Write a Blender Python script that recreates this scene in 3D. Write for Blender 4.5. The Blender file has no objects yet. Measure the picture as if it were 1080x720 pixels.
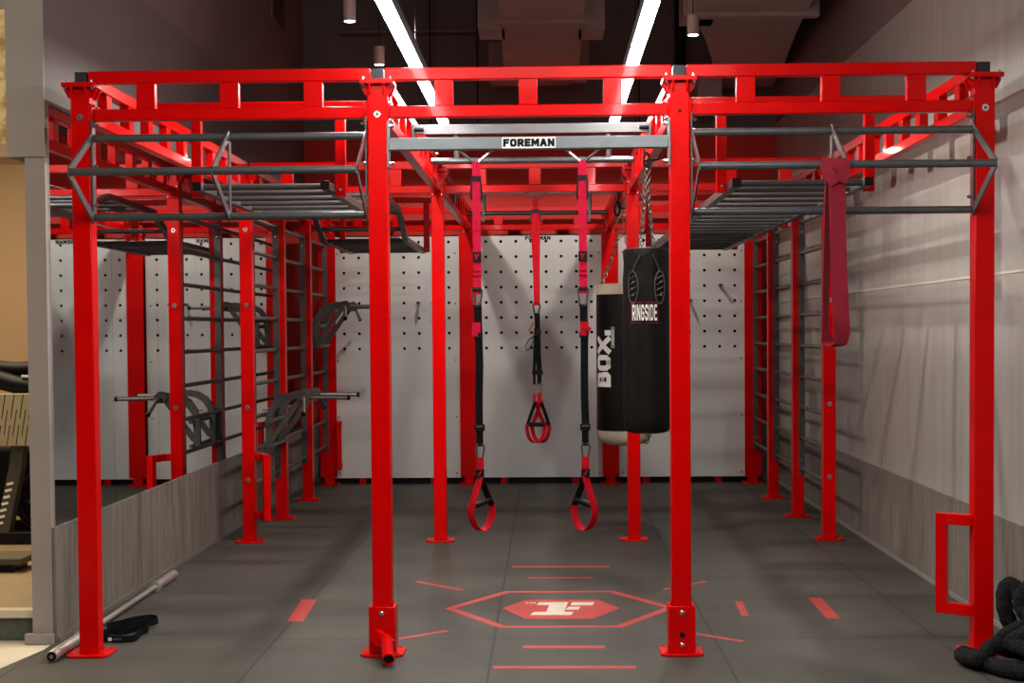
import bpy, bmesh, math, random
from mathutils import Vector, Matrix
random.seed(7)
C = bpy.context.scene
COL = C.collection
R = math.radians

# ------------------------------------------------------------------ camera
HC = 1.4
def make_camera():
    f, cx, cy = 1600.0, 540.0, 399.9
    yaw, pit, rol = .0234, .0316, .0075
    s, c = math.sin(yaw), math.cos(yaw); sp, cp = math.sin(pit), math.cos(pit)
    f0 = Vector((-s, c, 0)); r0 = Vector((c, s, 0)); z = Vector((0, 0, 1))
    fw = f0*cp - z*sp; up = f0*sp + z*cp
    cr, sr = math.cos(rol), math.sin(rol)
    r = r0*cr - up*sr; u = r0*sr + up*cr
    cam = bpy.data.cameras.new('camera'); o = bpy.data.objects.new('camera', cam); COL.objects.link(o)
    m = Matrix((r, u, -fw)).transposed().to_4x4(); m.translation = (0, 0, HC)
    o.matrix_world = m
    cam.sensor_width = 36; cam.lens = f/1080*36
    cam.shift_x = 0; cam.shift_y = (cy-360)/1080
    cam.clip_start = .05; cam.clip_end = 200
    C.camera = o
make_camera()

# ------------------------------------------------------------------ world, exposure, big lamps
C.view_settings.view_transform = 'Standard'
C.view_settings.look = 'None'
C.view_settings.exposure = 0.0
C.view_settings.gamma = 1.0
C.view_settings.use_curve_mapping = False
w = bpy.data.worlds.new('world'); C.world = w; w.use_nodes = True
w.node_tree.nodes['Background'].inputs[0].default_value = (.88, .93, 1.0, 1)
w.node_tree.nodes['Background'].inputs[1].default_value = .045
ZL = 2.65             # height of the two linear lights
STRIP = 66.0          # emission of the two linear lights
SPOT = 95.0           # pendant downlights, W
def area_lamp(name, loc, rot, sx, sy, power, col, spread=180):
    l = bpy.data.lights.new(name, 'AREA'); l.shape = 'RECTANGLE'; l.size = sx; l.size_y = sy
    l.energy = power; l.color = col; l.spread = R(spread)
    o = bpy.data.objects.new(name, l); COL.objects.link(o); o.location = loc; o.rotation_euler = rot
    return o
# unseen fill lamp added above the camera to brighten the front faces
area_lamp('hall_fill_light', (.0, 1.5, 3.9), (R(30), 0, 0), 3.0, 2.0, 125, (1, .9, .8))
# warm ceiling lamp of the room beyond the left wall
area_lamp('side_room_light', (-3.6, 8.6, 2.9), (0, 0, 0), 1.4, 2.6, 105, (1, .80, .54))

# warm unseen lamp added at the left to brighten header board, pillar and pale floor
area_lamp('corridor_fill_light', (-4.2, 4.6, 3.8), (R(25), 0, R(20)), 1.2, 1.2, 55, (1, .84, .6))

# ------------------------------------------------------------------ materials
def newmat(name):
    m = bpy.data.materials.new(name); m.use_nodes = True
    nt = m.node_tree; b = nt.nodes['Principled BSDF']
    return m, nt, b
def plain(name, col, rough=.5, metal=0, coat=0, vary=.0, scale=12, bump=0, bscale=60, stretch=(1, 1, 1)):
    m, nt, b = newmat(name)
    b.inputs['Base Color'].default_value = (*col, 1)
    b.inputs['Roughness'].default_value = rough; b.inputs['Metallic'].default_value = metal
    b.inputs['Coat Weight'].default_value = coat; b.inputs['Coat Roughness'].default_value = .07
    tc = nt.nodes.new('ShaderNodeTexCoord'); mp = nt.nodes.new('ShaderNodeMapping')
    mp.inputs['Scale'].default_value = stretch
    nt.links.new(tc.outputs['Object'], mp.inputs['Vector'])
    if vary:
        n = nt.nodes.new('ShaderNodeTexNoise'); n.inputs['Scale'].default_value = scale; n.inputs['Detail'].default_value = 6
        nt.links.new(mp.outputs[0], n.inputs['Vector'])
        r = nt.nodes.new('ShaderNodeMapRange'); r.inputs['From Min'].default_value = .3; r.inputs['From Max'].default_value = .7
        r.inputs['To Min'].default_value = 1-vary; r.inputs['To Max'].default_value = 1+vary
        nt.links.new(n.outputs['Fac'], r.inputs['Value'])
        mx = nt.nodes.new('ShaderNodeVectorMath'); mx.operation = 'SCALE'; mx.inputs[0].default_value = col
        nt.links.new(r.outputs[0], mx.inputs['Scale']); nt.links.new(mx.outputs[0], b.inputs['Base Color'])
    if bump:
        n2 = nt.nodes.new('ShaderNodeTexNoise'); n2.inputs['Scale'].default_value = bscale; n2.inputs['Detail'].default_value = 3
        nt.links.new(mp.outputs[0], n2.inputs['Vector'])
        bp = nt.nodes.new('ShaderNodeBump'); bp.inputs['Strength'].default_value = bump; bp.inputs['Distance'].default_value = .01
        nt.links.new(n2.outputs['Fac'], bp.inputs['Height']); nt.links.new(bp.outputs[0], b.inputs['Normal'])
    return m
def emit(name, col, strength):
    m, nt, b = newmat(name)
    b.inputs['Base Color'].default_value = (.8, .8, .8, 1)
    b.inputs['Emission Color'].default_value = (*col, 1); b.inputs['Emission Strength'].default_value = strength
    return m

RED = plain('red powder coat', (.58, .0002, .0003), .30, 0, 0, .05, 9, .10, 160)
_b = RED.node_tree.nodes['Principled BSDF']
_b.inputs['Specular IOR Level'].default_value = .07
_b.inputs['Coat Weight'].default_value = .15; _b.inputs['Coat Roughness'].default_value = .07
GREY = plain('grey powder coat', (.060, .060, .062), .36, .2, 0, .08, 20, .1, 200)
BRIGHTGREY = plain('worn grey tube', (.11, .115, .12), .24, .5, 0, .12, 16, .06, 200)
LIGHTGREY = plain('light grey beam paint', (.15, .16, .165), .42, .1, 0, .05, 14, .06, 200)
DARKGREY = plain('dark grey steel', (.075, .07, .066), .42, .35, 0, .12, 18, .1, 160)
STEEL = plain('bright steel', (.62, .60, .57), .25, 1, 0, .06, 30)
CHROME = plain('chrome', (.72, .72, .72), .12, 1)
GRIPSTEEL = plain('worn grip steel', (.30, .28, .26), .35, .9, 0, .1, 30)
BARSTEEL = plain('brushed barbell steel', (.55, .53, .50), .42, .85, 0, .06, 30)
BLACKPL = plain('black plastic', (.006, .006, .0065), .42)
BLACKCAP = plain('dark plastic cap', (.022, .024, .027), .5)
BLACKWEB = plain('black webbing', (.005, .005, .0055), .75, 0, 0, .3, 90, .4, 240)
LEATHER = plain('black leather', (.005, .0046, .0044), .46, 0, 0, .2, 10, .25, 22)
VINYL = plain('black vinyl', (.006, .0055, .005), .40, 0, 0, .15, 8, .06, 18)
PINK = plain('crimson webbing', (.52, .005, .036), .62, 0, 0, .12, 60, .3, 240)
REDWEB = plain('red webbing', (.42, .003, .012), .62, 0, 0, .12, 60, .3, 240)
RUBBERRED = plain('dusty red rubber', (.22, .011, .024), .72, 0, 0, .12, 14)
CREAM = plain('cream vinyl', (.62, .55, .42), .5, 0, 0, .05, 9)
WHITE = plain('white print', (.72, .70, .66), .55)
BLACKINK = plain('black print', (.008, .008, .008), .6)
PANEL = plain('white pegboard', (.60, .605, .60), .50, 0, 0, .025, 4)
PLASTER = plain('grey plaster', (.30, .272, .258), .75, 0, 0, .06, 2.5, .06, 30)
UPPER = plain('dark brown upper wall paint', (.20, .155, .146), .9, 0, 0, .06, 2)
CEILP = plain('black ceiling paint', (.15, .138, .135), .9, 0, 0, .08, 2)
DUCT = plain('duct painted brown', (.34, .28, .26), .75, 0, 0, .06, 3)
REDWALL = plain('red wall paint', (.55, .022, .012), .7, 0, 0, .05, 3)
TAN = plain('tan wall paint', (.42, .29, .17), .8, 0, 0, .06, 2)
TILE = plain('pale stone tile', (.60, .53, .40), .5, 0, 0, .05, 4)
SIDEFLOOR = plain('tan floor covering', (.30, .22, .12), .6, 0, 0, .10, 5)
STEPFACE = plain('green grey carpet', (.085, .10, .075), .9, 0, 0, .15, 40)
MARK = plain('faded red floor paint', (.40, .042, .036), .55, 0, 0, .16, 14)
LOGO = plain('cream floor print', (.60, .52, .42), .55, 0, 0, .08, 14)
ROPE = plain('black rope cover', (.011, .011, .012), .85, 0, 0, .5, 50, 1.0, 55)
SLAT = plain('beige slatted cover', (.30, .26, .17), .5, 0, 0, .06, 10)
WOOD = None

def wall_panel_mat():
    m, nt, b = newmat('pale laminate wall panel')
    tc = nt.nodes.new('ShaderNodeTexCoord'); mp = nt.nodes.new('ShaderNodeMapping'); mp.inputs['Scale'].default_value = (3, 3, .35)
    nt.links.new(tc.outputs['Object'], mp.inputs['Vector'])
    n = nt.nodes.new('ShaderNodeTexNoise'); n.inputs['Scale'].default_value = 3.0; n.inputs['Detail'].default_value = 7; n.inputs['Roughness'].default_value = .6
    nt.links.new(mp.outputs[0], n.inputs['Vector'])
    r = nt.nodes.new('ShaderNodeValToRGB')
    r.color_ramp.elements[0].position = .3; r.color_ramp.elements[0].color = (.335, .318, .292, 1)
    r.color_ramp.elements[1].position = .7; r.color_ramp.elements[1].color = (.42, .402, .372, 1)
    nt.links.new(n.outputs['Fac'], r.inputs[0]); nt.links.new(r.outputs[0], b.inputs['Base Color'])
    b.inputs['Roughness'].default_value = .42
    return m
WALLPANEL = wall_panel_mat()
def concrete_mat():
    m, nt, b = newmat('grey brown board skirting')
    tc = nt.nodes.new('ShaderNodeTexCoord'); mp = nt.nodes.new('ShaderNodeMapping'); mp.inputs['Scale'].default_value = (9, 9, .8)
    nt.links.new(tc.outputs['Object'], mp.inputs['Vector'])
    n = nt.nodes.new('ShaderNodeTexNoise'); n.inputs['Scale'].default_value = 3.0; n.inputs['Detail'].default_value = 9; n.inputs['Roughness'].default_value = .65
    nt.links.new(mp.outputs[0], n.inputs['Vector'])
    r = nt.nodes.new('ShaderNodeValToRGB')
    r.color_ramp.elements[0].position = .3; r.color_ramp.elements[0].color = (.105, .090, .074, 1)
    r.color_ramp.elements[1].position = .72; r.color_ramp.elements[1].color = (.245, .222, .195, 1)
    nt.links.new(n.outputs['Fac'], r.inputs[0]); nt.links.new(r.outputs[0], b.inputs['Base Color'])
    b.inputs['Roughness'].default_value = .6
    return m
SKIRT = concrete_mat()
def floor_mat():
    m, nt, b = newmat('dark grey rubber tiles')
    tc = nt.nodes.new('ShaderNodeTexCoord')
    n = nt.nodes.new('ShaderNodeTexNoise'); n.inputs['Scale'].default_value = 150; n.inputs['Detail'].default_value = 2
    n2 = nt.nodes.new('ShaderNodeTexNoise'); n2.inputs['Scale'].default_value = 2.2; n2.inputs['Detail'].default_value = 6
    nt.links.new(tc.outputs['Object'], n.inputs['Vector']); nt.links.new(tc.outputs['Object'], n2.inputs['Vector'])
    br = nt.nodes.new('ShaderNodeTexBrick'); br.offset = 0; br.inputs['Scale'].default_value = 1
    br.inputs['Brick Width'].default_value = 1.0; br.inputs['Row Height'].default_value = 1.0
    br.inputs['Mortar Size'].default_value = .007; br.inputs['Mortar Smooth'].default_value = .5
    mp = nt.nodes.new('ShaderNodeMapping'); mp.inputs['Location'].default_value = (.25, .12, 0)
    nt.links.new(tc.outputs['Object'], mp.inputs[0]); nt.links.new(mp.outputs[0], br.inputs['Vector'])
    r = nt.nodes.new('ShaderNodeValToRGB')
    r.color_ramp.elements[0].position = .35; r.color_ramp.elements[0].color = (.043, .040, .033, 1)
    r.color_ramp.elements[1].position = .68; r.color_ramp.elements[1].color = (.083, .078, .066, 1)
    nt.links.new(n.outputs['Fac'], r.inputs[0])
    mr = nt.nodes.new('ShaderNodeMapRange'); mr.inputs['From Min'].default_value = .3; mr.inputs['From Max'].default_value = .7
    mr.inputs['To Min'].default_value = .78; mr.inputs['To Max'].default_value = 1.22
    nt.links.new(n2.outputs['Fac'], mr.inputs[0])
    sc = nt.nodes.new('ShaderNodeVectorMath'); sc.operation = 'SCALE'
    nt.links.new(r.outputs[0], sc.inputs[0]); nt.links.new(mr.outputs[0], sc.inputs['Scale'])
    mx = nt.nodes.new('ShaderNodeMixRGB'); mx.inputs[2].default_value = (.022, .021, .019, 1)
    nt.links.new(br.outputs['Fac'], mx.inputs[0]); nt.links.new(sc.outputs[0], mx.inputs[1])
    nt.links.new(mx.outputs[0], b.inputs['Base Color'])
    b.inputs['Roughness'].default_value = .62
    b.inputs['Specular IOR Level'].default_value = .3
    bp = nt.nodes.new('ShaderNodeBump'); bp.inputs['Strength'].default_value = .25; bp.inputs['Distance'].default_value = .004
    nt.links.new(n.outputs['Fac'], bp.inputs['Height']); nt.links.new(bp.outputs[0], b.inputs['Normal'])
    return m
RUBBER = floor_mat()
def wood_mat():
    m, nt, b = newmat('yellow pressed wood board')
    tc = nt.nodes.new('ShaderNodeTexCoord')
    n = nt.nodes.new('ShaderNodeTexNoise'); n.inputs['Scale'].default_value = 22; n.inputs['Detail'].default_value = 8
    nt.links.new(tc.outputs['Object'], n.inputs['Vector'])
    r = nt.nodes.new('ShaderNodeValToRGB')
    r.color_ramp.elements[0].position = .35; r.color_ramp.elements[0].color = (.42, .24, .08, 1)
    r.color_ramp.elements[1].position = .6; r.color_ramp.elements[1].color = (.80, .60, .28, 1)
    nt.links.new(n.outputs['Fac'], r.inputs[0]); nt.links.new(r.outputs[0], b.inputs['Base Color'])
    return m
WOOD = wood_mat()
MIRROR = plain('mirror glass', (.80, .83, .81), .012, 1)
for _m, _v in ((BLACKPL, .15), (BLACKWEB, .08), (LEATHER, .14), (VINYL, .16), (ROPE, .1), (PINK, .1), (REDWEB, .1), (RUBBERRED, .15), (BLACKINK, .1), (BLACKCAP, .2)):
    _m.node_tree.nodes['Principled BSDF'].inputs['Specular IOR Level'].default_value = _v
GLOW = emit('linear light diffuser', (.95, .98, .97), STRIP)
WARMGLOW = emit('warm pendant lens', (1, .80, .50), 14)
PENDANT = plain('pendant body paint', (.17, .14, .13), .5)

# ------------------------------------------------------------------ mesh builder
class MB:
    def __init__(s): s.bm = bmesh.new()
    def box(s, x0, x1, y0, y1, z0, z1):
        v = [s.bm.verts.new(p) for p in ((x0,y0,z0),(x1,y0,z0),(x1,y1,z0),(x0,y1,z0),(x0,y0,z1),(x1,y0,z1),(x1,y1,z1),(x0,y1,z1))]
        for q in ((3,2,1,0),(4,5,6,7),(0,1,5,4),(1,2,6,5),(2,3,7,6),(3,0,4,7)): s.bm.faces.new([v[i] for i in q])
        return s
    def prism(s, poly, fn, lo, hi):
        """polygon (u,v) extruded; fn(u,v,t) gives the point"""
        a = [s.bm.verts.new(fn(u, v, lo)) for u, v in poly]; b = [s.bm.verts.new(fn(u, v, hi)) for u, v in poly]
        n = len(poly); s.bm.faces.new(a); s.bm.faces.new(b[::-1])
        for i in range(n): s.bm.faces.new((a[i], b[i], b[(i+1) % n], a[(i+1) % n]))
        return s
    def sweep(s, pts, section, closed=False, wdir=None, caps=True):
        """section: function(i, frac) -> list of (a,b) offsets along (w,n)"""
        P = [Vector(p) for p in pts]; n = len(P); rings = []
        prev = None
        for i in range(n):
            if closed: t = P[(i+1) % n]-P[i-1]
            else: t = P[min(i+1, n-1)]-P[max(i-1, 0)]
            if t.length < 1e-9: t = Vector((0, 0, 1))
            t.normalize()
            if wdir is not None:
                wd = wdir(i) if callable(wdir) else Vector(wdir)
                wv = (wd - t*wd.dot(t)).normalized()
            else:
                if prev is None:
                    a = Vector((0, 0, 1)) if abs(t.z) < .9 else Vector((1, 0, 0))
                    wv = (a - t*a.dot(t)).normalized()
                else: wv = (prev - t*prev.dot(t)).normalized()
            prev = wv; nv = t.cross(wv)
            rings.append([s.bm.verts.new(P[i]+wv*a+nv*b) for a, b in section(i)])
        k = len(rings[0])
        rng = range(n) if closed else range(n-1)
        for i in rng:
            A, B = rings[i], rings[(i+1) % n]
            for j in range(k): s.bm.faces.new((A[j], A[(j+1) % k], B[(j+1) % k], B[j]))
        if caps and not closed:
            s.bm.faces.new(rings[0][::-1]); s.bm.faces.new(rings[-1])
        return s
    def tube(s, pts, r, seg=12, closed=False):
        rr = r if callable(r) else (lambda i: r)
        return s.sweep(pts, lambda i: [(rr(i)*math.cos(2*math.pi*j/seg), rr(i)*math.sin(2*math.pi*j/seg)) for j in range(seg)], closed)
    def ribbon(s, pts, wdt, th, wdir, closed=False):
        return s.sweep(pts, lambda i: [(-wdt/2, -th/2), (wdt/2, -th/2), (wdt/2, th/2), (-wdt/2, th/2)], closed, wdir)
    def lathe(s, prof, c, seg=32, wob=None):
        rings = []
        for k, (r, z) in enumerate(prof):
            rings.append([s.bm.verts.new((c[0]+(r+(wob(k, j, seg) if wob else 0))*math.cos(2*math.pi*j/seg), c[1]+(r+(wob(k, j, seg) if wob else 0))*math.sin(2*math.pi*j/seg), z)) for j in range(seg)])
        for A, B in zip(rings, rings[1:]):
            for j in range(seg): s.bm.faces.new((A[j], A[(j+1) % seg], B[(j+1) % seg], B[j]))
        s.bm.faces.new(rings[0][::-1]); s.bm.faces.new(rings[-1])
        return s
    def disc(s, c, axis, r, h, seg=16, dome=0):
        c = Vector(c); a = Vector(axis).normalized()
        pts = [c, c+a*h]
        if dome: 
            pts = [c, c+a*h*.6, c+a*h]; rs = [r, r*.9, r*.45]
            return s.tube(pts, lambda i: rs[i], seg)
        return s.tube(pts, r, seg)
    def build(s, name, mat, parent=None, bevel=0, smooth=True, kind=None, label=None):
        bm = s.bm
        bmesh.ops.recalc_face_normals(bm, faces=bm.faces)
        if parent is not None:
            wl = Vector((0, 0, 0)); p = parent
            while p is not None: wl += p.location; p = p.parent
            bmesh.ops.translate(bm, verts=bm.verts, vec=-wl)
        me = bpy.data.meshes.new(name); bm.to_mesh(me); bm.free()
        me.materials.append(mat)
        if smooth:
            for p in me.polygons: p.use_smooth = True
            me.set_sharp_from_angle(angle=R(38))
        o = bpy.data.objects.new(name, me); COL.objects.link(o)
        if parent is not None: o.parent = parent
        if bevel:
            md = o.modifiers.new('bevel', 'BEVEL'); md.width = bevel; md.segments = 2; md.limit_method = 'ANGLE'; md.angle_limit = R(50)
            md.harden_normals = False
        if kind: o['kind'] = kind
        if label: o['label'] = label
        return o
def thing(name, label, cat, loc=(0, 0, 0), group=None):
    o = bpy.data.objects.new(name, None); COL.objects.link(o); o.location = loc; o.empty_display_size = .1
    o['label'] = label; o['category'] = cat
    if group: o['group'] = group
    return o
def tag(o, label, cat, group=None):
    o['label'] = label; o['category'] = cat
    if group: o['group'] = group
    return o
def copy_tree(o, parent=None):
    c = o.copy(); COL.objects.link(c); c.parent = parent
    for ch in list(o.children): copy_tree(ch, c)
    return c
GLYPH = {
 'F': (.62, [[(0, 0), (0, 1), (.62, 1)], [(0, .5), (.52, .5)]]),
 'O': (.72, [[(.16, 0), (.56, 0), (.72, .18), (.72, .82), (.56, 1), (.16, 1), (0, .82), (0, .18), (.16, 0), (.4, 0)]]),
 'R': (.68, [[(0, 0), (0, 1), (.54, 1), (.68, .86), (.68, .58), (.54, .44), (0, .44)], [(.34, .44), (.68, 0)]]),
 'E': (.60, [[(.60, 1), (0, 1), (0, 0), (.60, 0)], [(0, .5), (.52, .5)]]),
 'M': (.92, [[(0, 0), (0, 1), (.08, 1), (.46, .34), (.84, 1), (.92, 1), (.92, 0)]]),
 'A': (.78, [[(0, 0), (.34, 1), (.44, 1), (.78, 0)], [(.12, .30), (.66, .30)]]),
 'N': (.74, [[(0, 0), (0, 1), (.06, 1), (.68, 0), (.74, 0), (.74, 1)]]),
 'I': (.0, [[(0, 0), (0, 1)]]),
 'G': (.68, [[(.68, .8), (.54, 1), (.15, 1), (0, .84), (0, .16), (.15, 0), (.54, 0), (.68, .14), (.68, .46), (.36, .46)]]),
 'S': (.64, [[(.64, .84), (.50, 1), (.14, 1), (0, .86), (0, .64), (.14, .52), (.50, .48), (.64, .36), (.64, .14), (.50, 0), (.14, 0), (0, .16)]]),
 'D': (.68, [[(0, .5), (0, 0), (.48, 0), (.68, .22), (.68, .78), (.48, 1), (0, 1), (0, .4)]]),
 'B': (.66, [[(0, .5), (0, 1), (.50, 1), (.62, .88), (.62, .64), (.50, .52), (0, .52)], [(0, .6), (0, 0), (.52, 0), (.66, .14), (.66, .40), (.52, .52), (.3, .52)]]),
 'X': (.80, [[(0, 0), (.80, 1)], [(0, 1), (.80, 0)]]),
 '.': (.0, [[(0, -.02), (0, .12)]]),
}
def stroke_poly(pl, th):
    """mitred outline quads of a polyline of stroke th"""
    P = [Vector(p) for p in pl]; n = len(P); L = []; Rr = []
    for i in range(n):
        d0 = (P[i]-P[i-1]).normalized() if i else None
        d1 = (P[i+1]-P[i]).normalized() if i < n-1 else None
        if d0 is None: d0 = d1
        if d1 is None: d1 = d0
        n0 = Vector((-d0.y, d0.x)); n1 = Vector((-d1.y, d1.x)); m = n0+n1
        m = n0 if m.length < 1e-6 else m.normalized()
        k = min(1/max(m.dot(n0), .3), 2.2)*th/2
        e = Vector((0, 0))
        if i == 0: e = -d1*th/2
        if i == n-1: e = d0*th/2
        L.append(P[i]+m*k+e); Rr.append(P[i]-m*k+e)
    return [[L[i], L[i+1], Rr[i+1], Rr[i]] for i in range(n-1)]
def text_mesh(body, height, fn, name, mat, parent, th=.2, sx=1.0, sub=0, thick=.001, gap=.16, width=None):
    """block lettering; fn(u,v,t) maps (u right, v up, t out), centred"""
    x = 0; quads = []
    h = 1-th
    for ch in body:
        wd, pls = GLYPH[ch]
        for pl in pls:
            for q in stroke_poly([(x+th/2+p[0]*h*1.0, th/2+p[1]*h) for p in pl], th): quads.append(q)
        x += wd*h+th+gap
    W = x-gap
    if width: sx = width/(W*height)
    mb = MB(); bm = mb.bm
    for q in quads:
        if sub:
            N = sub
            g = [[q[0].lerp(q[1], i/N).lerp(q[3].lerp(q[2], i/N), j/N) for j in range(N+1)] for i in range(N+1)]
            for i in range(N):
                for j in range(N):
                    qq = [g[i][j], g[i+1][j], g[i+1][j+1], g[i][j+1]]
                    bm.faces.new([bm.verts.new(fn((p.x-W/2)*height*sx, (p.y-.5)*height, thick)) for p in qq])
        else:
            mb.prism([(p.x, p.y) for p in q], lambda u, v, t: fn((u-W/2)*height*sx, (v-.5)*height, t), 0, thick)
    return mb.build(name, mat, parent, smooth=False)
def smooth_pts(P, n=4, closed=True):
    out = []; N = len(P)
    for i in range(N if closed else N-1):
        p0, p1, p2, p3 = [Vector(P[(i+k) % N] if closed else P[min(max(i+k, 0), N-1)]) for k in (-1, 0, 1, 2)]
        for j in range(n):
            u = j/n
            out.append(.5*((2*p1)+(-p0+p2)*u+(2*p0-5*p1+4*p2-p3)*u*u+(-p0+3*p1-3*p2+p3)*u**3))
    if not closed: out.append(Vector(P[-1]))
    return out
FRONT = lambda x, y, z: (lambda u, v, t: (x+u, y-t, z+v))      # facing the camera side (-Y)

# ------------------------------------------------------------------ dimensions
PX = [-2.0065, -.7228, .5726, 1.868]        # the four lines of uprights
Y1, Y2, Y3 = 6.5686, 10.1286, 13.8728
H = .042
LW, RW, BW = -2.25, 2.12, 14.14              # wall faces
Z_TOP = 2.5355

# ------------------------------------------------------------------ setting
def struct(name, mb, mat, parent=None, bevel=0):
    return mb.build(name, mat, parent, bevel, smooth=False, kind='structure')
mb = MB(); mb.prism([(-2.25, 14.14), (-2.25, 6.66), (-2.31, 6.28), (-3.4, -1), (-4, -4), (6, -4), (6, 6.0), (2.12, 6.0), (2.12, 14.14)], lambda u, v, t: (u, v, t), -.1, 0)
floor = struct('floor', mb, RUBBER)
mb = MB(); mb.prism([(-6, -4), (-4, -4), (-3.4, -1), (-2.31, 6.28), (-2.25, 6.66), (-2.25, 6.8), (-2.40, 6.87), (-6, 6.87)], lambda u, v, t: (u, v, t), -.1, -.002)
struct('floor_corridor', mb, TILE)
# raised floor of the side room
struct('floor_side_room', MB().box(-6, -2.345, 6.93, 13.5, .10, .135), SIDEFLOOR)
struct('trim_3', MB().box(-6, -2.345, 6.86, 6.93, .105, .14), TILE)
struct('trim_4', MB().box(-6, -2.345, 6.885, 6.93, -.1, .105), STEPFACE)
struct('wall_side_room', MB().box(-6, -2.345, 11.0, 11.1, .135, 2.9), TAN)
struct('ceiling', MB().box(-6, 6, -4, 14.3, 4.6, 4.7), CEILP)
struct('ceiling_side_room', MB().box(-6, -2.42, 7.0, 11.1, 3.0, 3.05), TAN)
wl = struct('wall_left', MB().box(-2.345, LW-.004, 6.8, 14.14, 0, 2.2), PLASTER)
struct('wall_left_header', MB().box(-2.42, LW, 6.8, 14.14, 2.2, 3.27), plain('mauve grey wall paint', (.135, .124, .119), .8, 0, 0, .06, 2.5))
struct('header_lit_end', MB().box(-2.42, LW, 6.79, 6.80, 2.2, 4.6), PLASTER)  # added slab, paler than the header behind it so the end looks lit
struct('upper_wall', MB().box(-2.42, LW, 6.8, 14.14, 3.27, 4.6), UPPER, wl)
struct('trim_1', MB().box(-2.375, LW+.002, 6.775, 6.81, 0, .045), PLASTER)
wr = struct('wall_right', MB().box(RW, RW+.15, 4.0, 14.14, 0, 3.29), WALLPANEL)
struct('upper_wall', MB().box(RW, RW+.15, 4.0, 14.14, 3.29, 4.6), UPPER, wr)
struct('trim_2', MB().box(RW-.004, RW, 4.0, 14.13, 1.648, 1.66), plain('pale joint strip', (.62, .56, .48), .5))
wb = struct('wall_back', MB().box(-2.42, 2.27, BW, BW+.15, 0, 3.27), REDWALL)
struct('upper_wall', MB().box(-2.42, 2.27, BW, BW+.15, 3.27, 4.6), CEILP, wb)
struct('baseboard_left', MB().box(LW-.003, LW+.012, 6.81, 14.13, 0, .525), SKIRT)
struct('baseboard_right', MB().box(RW-.012, RW, 4.0, 14.13, 0, .515), SKIRT)
struct('baseboard_back', MB().box(LW+.012, RW-.012, BW-.012, BW, 0, .515), SKIRT)
# floor skirting slips where wall and floor meet
struct('trim_5', MB().box(LW+.012, LW+.022, 6.82, 14.12, 0, .022), plain('grey skirting slip', (.16, .145, .125), .5))
struct('trim_6', MB().box(RW-.022, RW-.012, 4.0, 14.12, 0, .022), plain('grey skirting slip b', (.24, .225, .20), .5))
# over-door board and soffit of the side room
struct('wall_side_room_header', MB().box(-4.2, -2.42, 6.8, 6.9, 2.26, 2.86), WOOD)
struct('wall_side_room_top', MB().box(-4.2, -2.42, 6.8, 6.9, 2.86, 4.6), PLASTER)
struct('trim_7', MB().box(-4.2, -2.42, 6.79, 7.1, 2.2, 2.26), TAN)

# floor markings (flat paint on the rubber)
def flat(polys, name, mat, z=.0006):
    m = MB()
    for p in polys: m.prism(p, lambda u, v, t: (u, v, t), 0, z)
    o = m.build(name, mat, floor, smooth=False, kind='structure'); return o
def hexa(cx, cy, r, sy=1.0): return [(cx+r*math.cos(R(60*k)), cy+r*sy*math.sin(R(60*k))) for k in range(6)]
HX, HY = .055, 7.635
ho, hi = hexa(HX, HY, .585), hexa(HX, HY, .53)
flat([[ho[k], ho[(k+1) % 6], hi[(k+1) % 6], hi[k]] for k in range(6)], 'hexagon_outline', MARK)
flat([[(-.235, 7.636), (-.115, 7.88), (.25, 7.874), (.358, 7.632), (.217, 7.345), (-.117, 7.35)]], 'hexagon_badge', MARK)
flat([[(-.22, 8.965), (.362, 8.955), (.362, 9.003), (-.22, 9.012)]], 'floor_stripe', MARK)
flat([[(-.118, 8.565), (.248, 8.557), (.248, 8.60), (-.118, 8.606)]], 'floor_stripe', MARK)
flat([[(-.119, 6.665), (.246, 6.66), (.246, 6.718), (-.119, 6.72)]], 'floor_stripe', MARK)
flat([[(-.235, 6.262), (.361, 6.255), (.361, 6.307), (-.235, 6.312)]], 'floor_stripe', MARK)
def stroke(a, b, wd):
    a, b = Vector(a), Vector(b); d = (b-a).normalized(); n = Vector((-d.y, d.x))*wd/2
    return [tuple(a+n), tuple(b+n), tuple(b-n), tuple(a-n)]
for a, b in (((-.745, 8.47), (-.47, 8.18)), ((-.690, 6.876), (-.475, 7.065)), ((.665, 6.985), (.872, 6.80)), ((.622, 8.18), (.878, 8.44))):
    flat([stroke(a, b, .034)], 'floor_stripe', MARK)
flat([[(-1.272, 7.306), (-1.194, 7.305), (-1.22, 7.905), (-1.301, 7.907)]], 'floor_dash', MARK)
flat([[(.958, 7.808), (.997, 7.808), (.979, 7.417), (.942, 7.417)]], 'floor_dash', MARK)
flat([[(1.351, 7.912), (1.42, 7.911), (1.408, 7.336), (1.344, 7.337)]], 'floor_dash', MARK)
flat([[(-0.052, 7.799), (0.098, 7.797), (0.075, 7.529), (0.121, 7.529), (0.109, 7.444), (-0.094, 7.447), (-0.076, 7.526), (-0.014, 7.531), (0.002, 7.72), (-0.062, 7.721)],
      [(0.121, 7.796), (0.235, 7.794), (0.221, 7.71), (0.109, 7.711)], [(0.100, 7.667), (0.159, 7.666), (0.146, 7.585), (0.083, 7.586)],
      [(-0.12, 7.794), (-0.107, 7.794), (-0.107, 7.768), (-0.12, 7.768)], [(-0.099, 7.794), (-0.086, 7.793), (-0.087, 7.767), (-0.1, 7.767)],
      [(-0.081, 7.793), (-0.068, 7.793), (-0.069, 7.767), (-0.082, 7.767)]], 'badge_emblem', LOGO, .0012)

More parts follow.
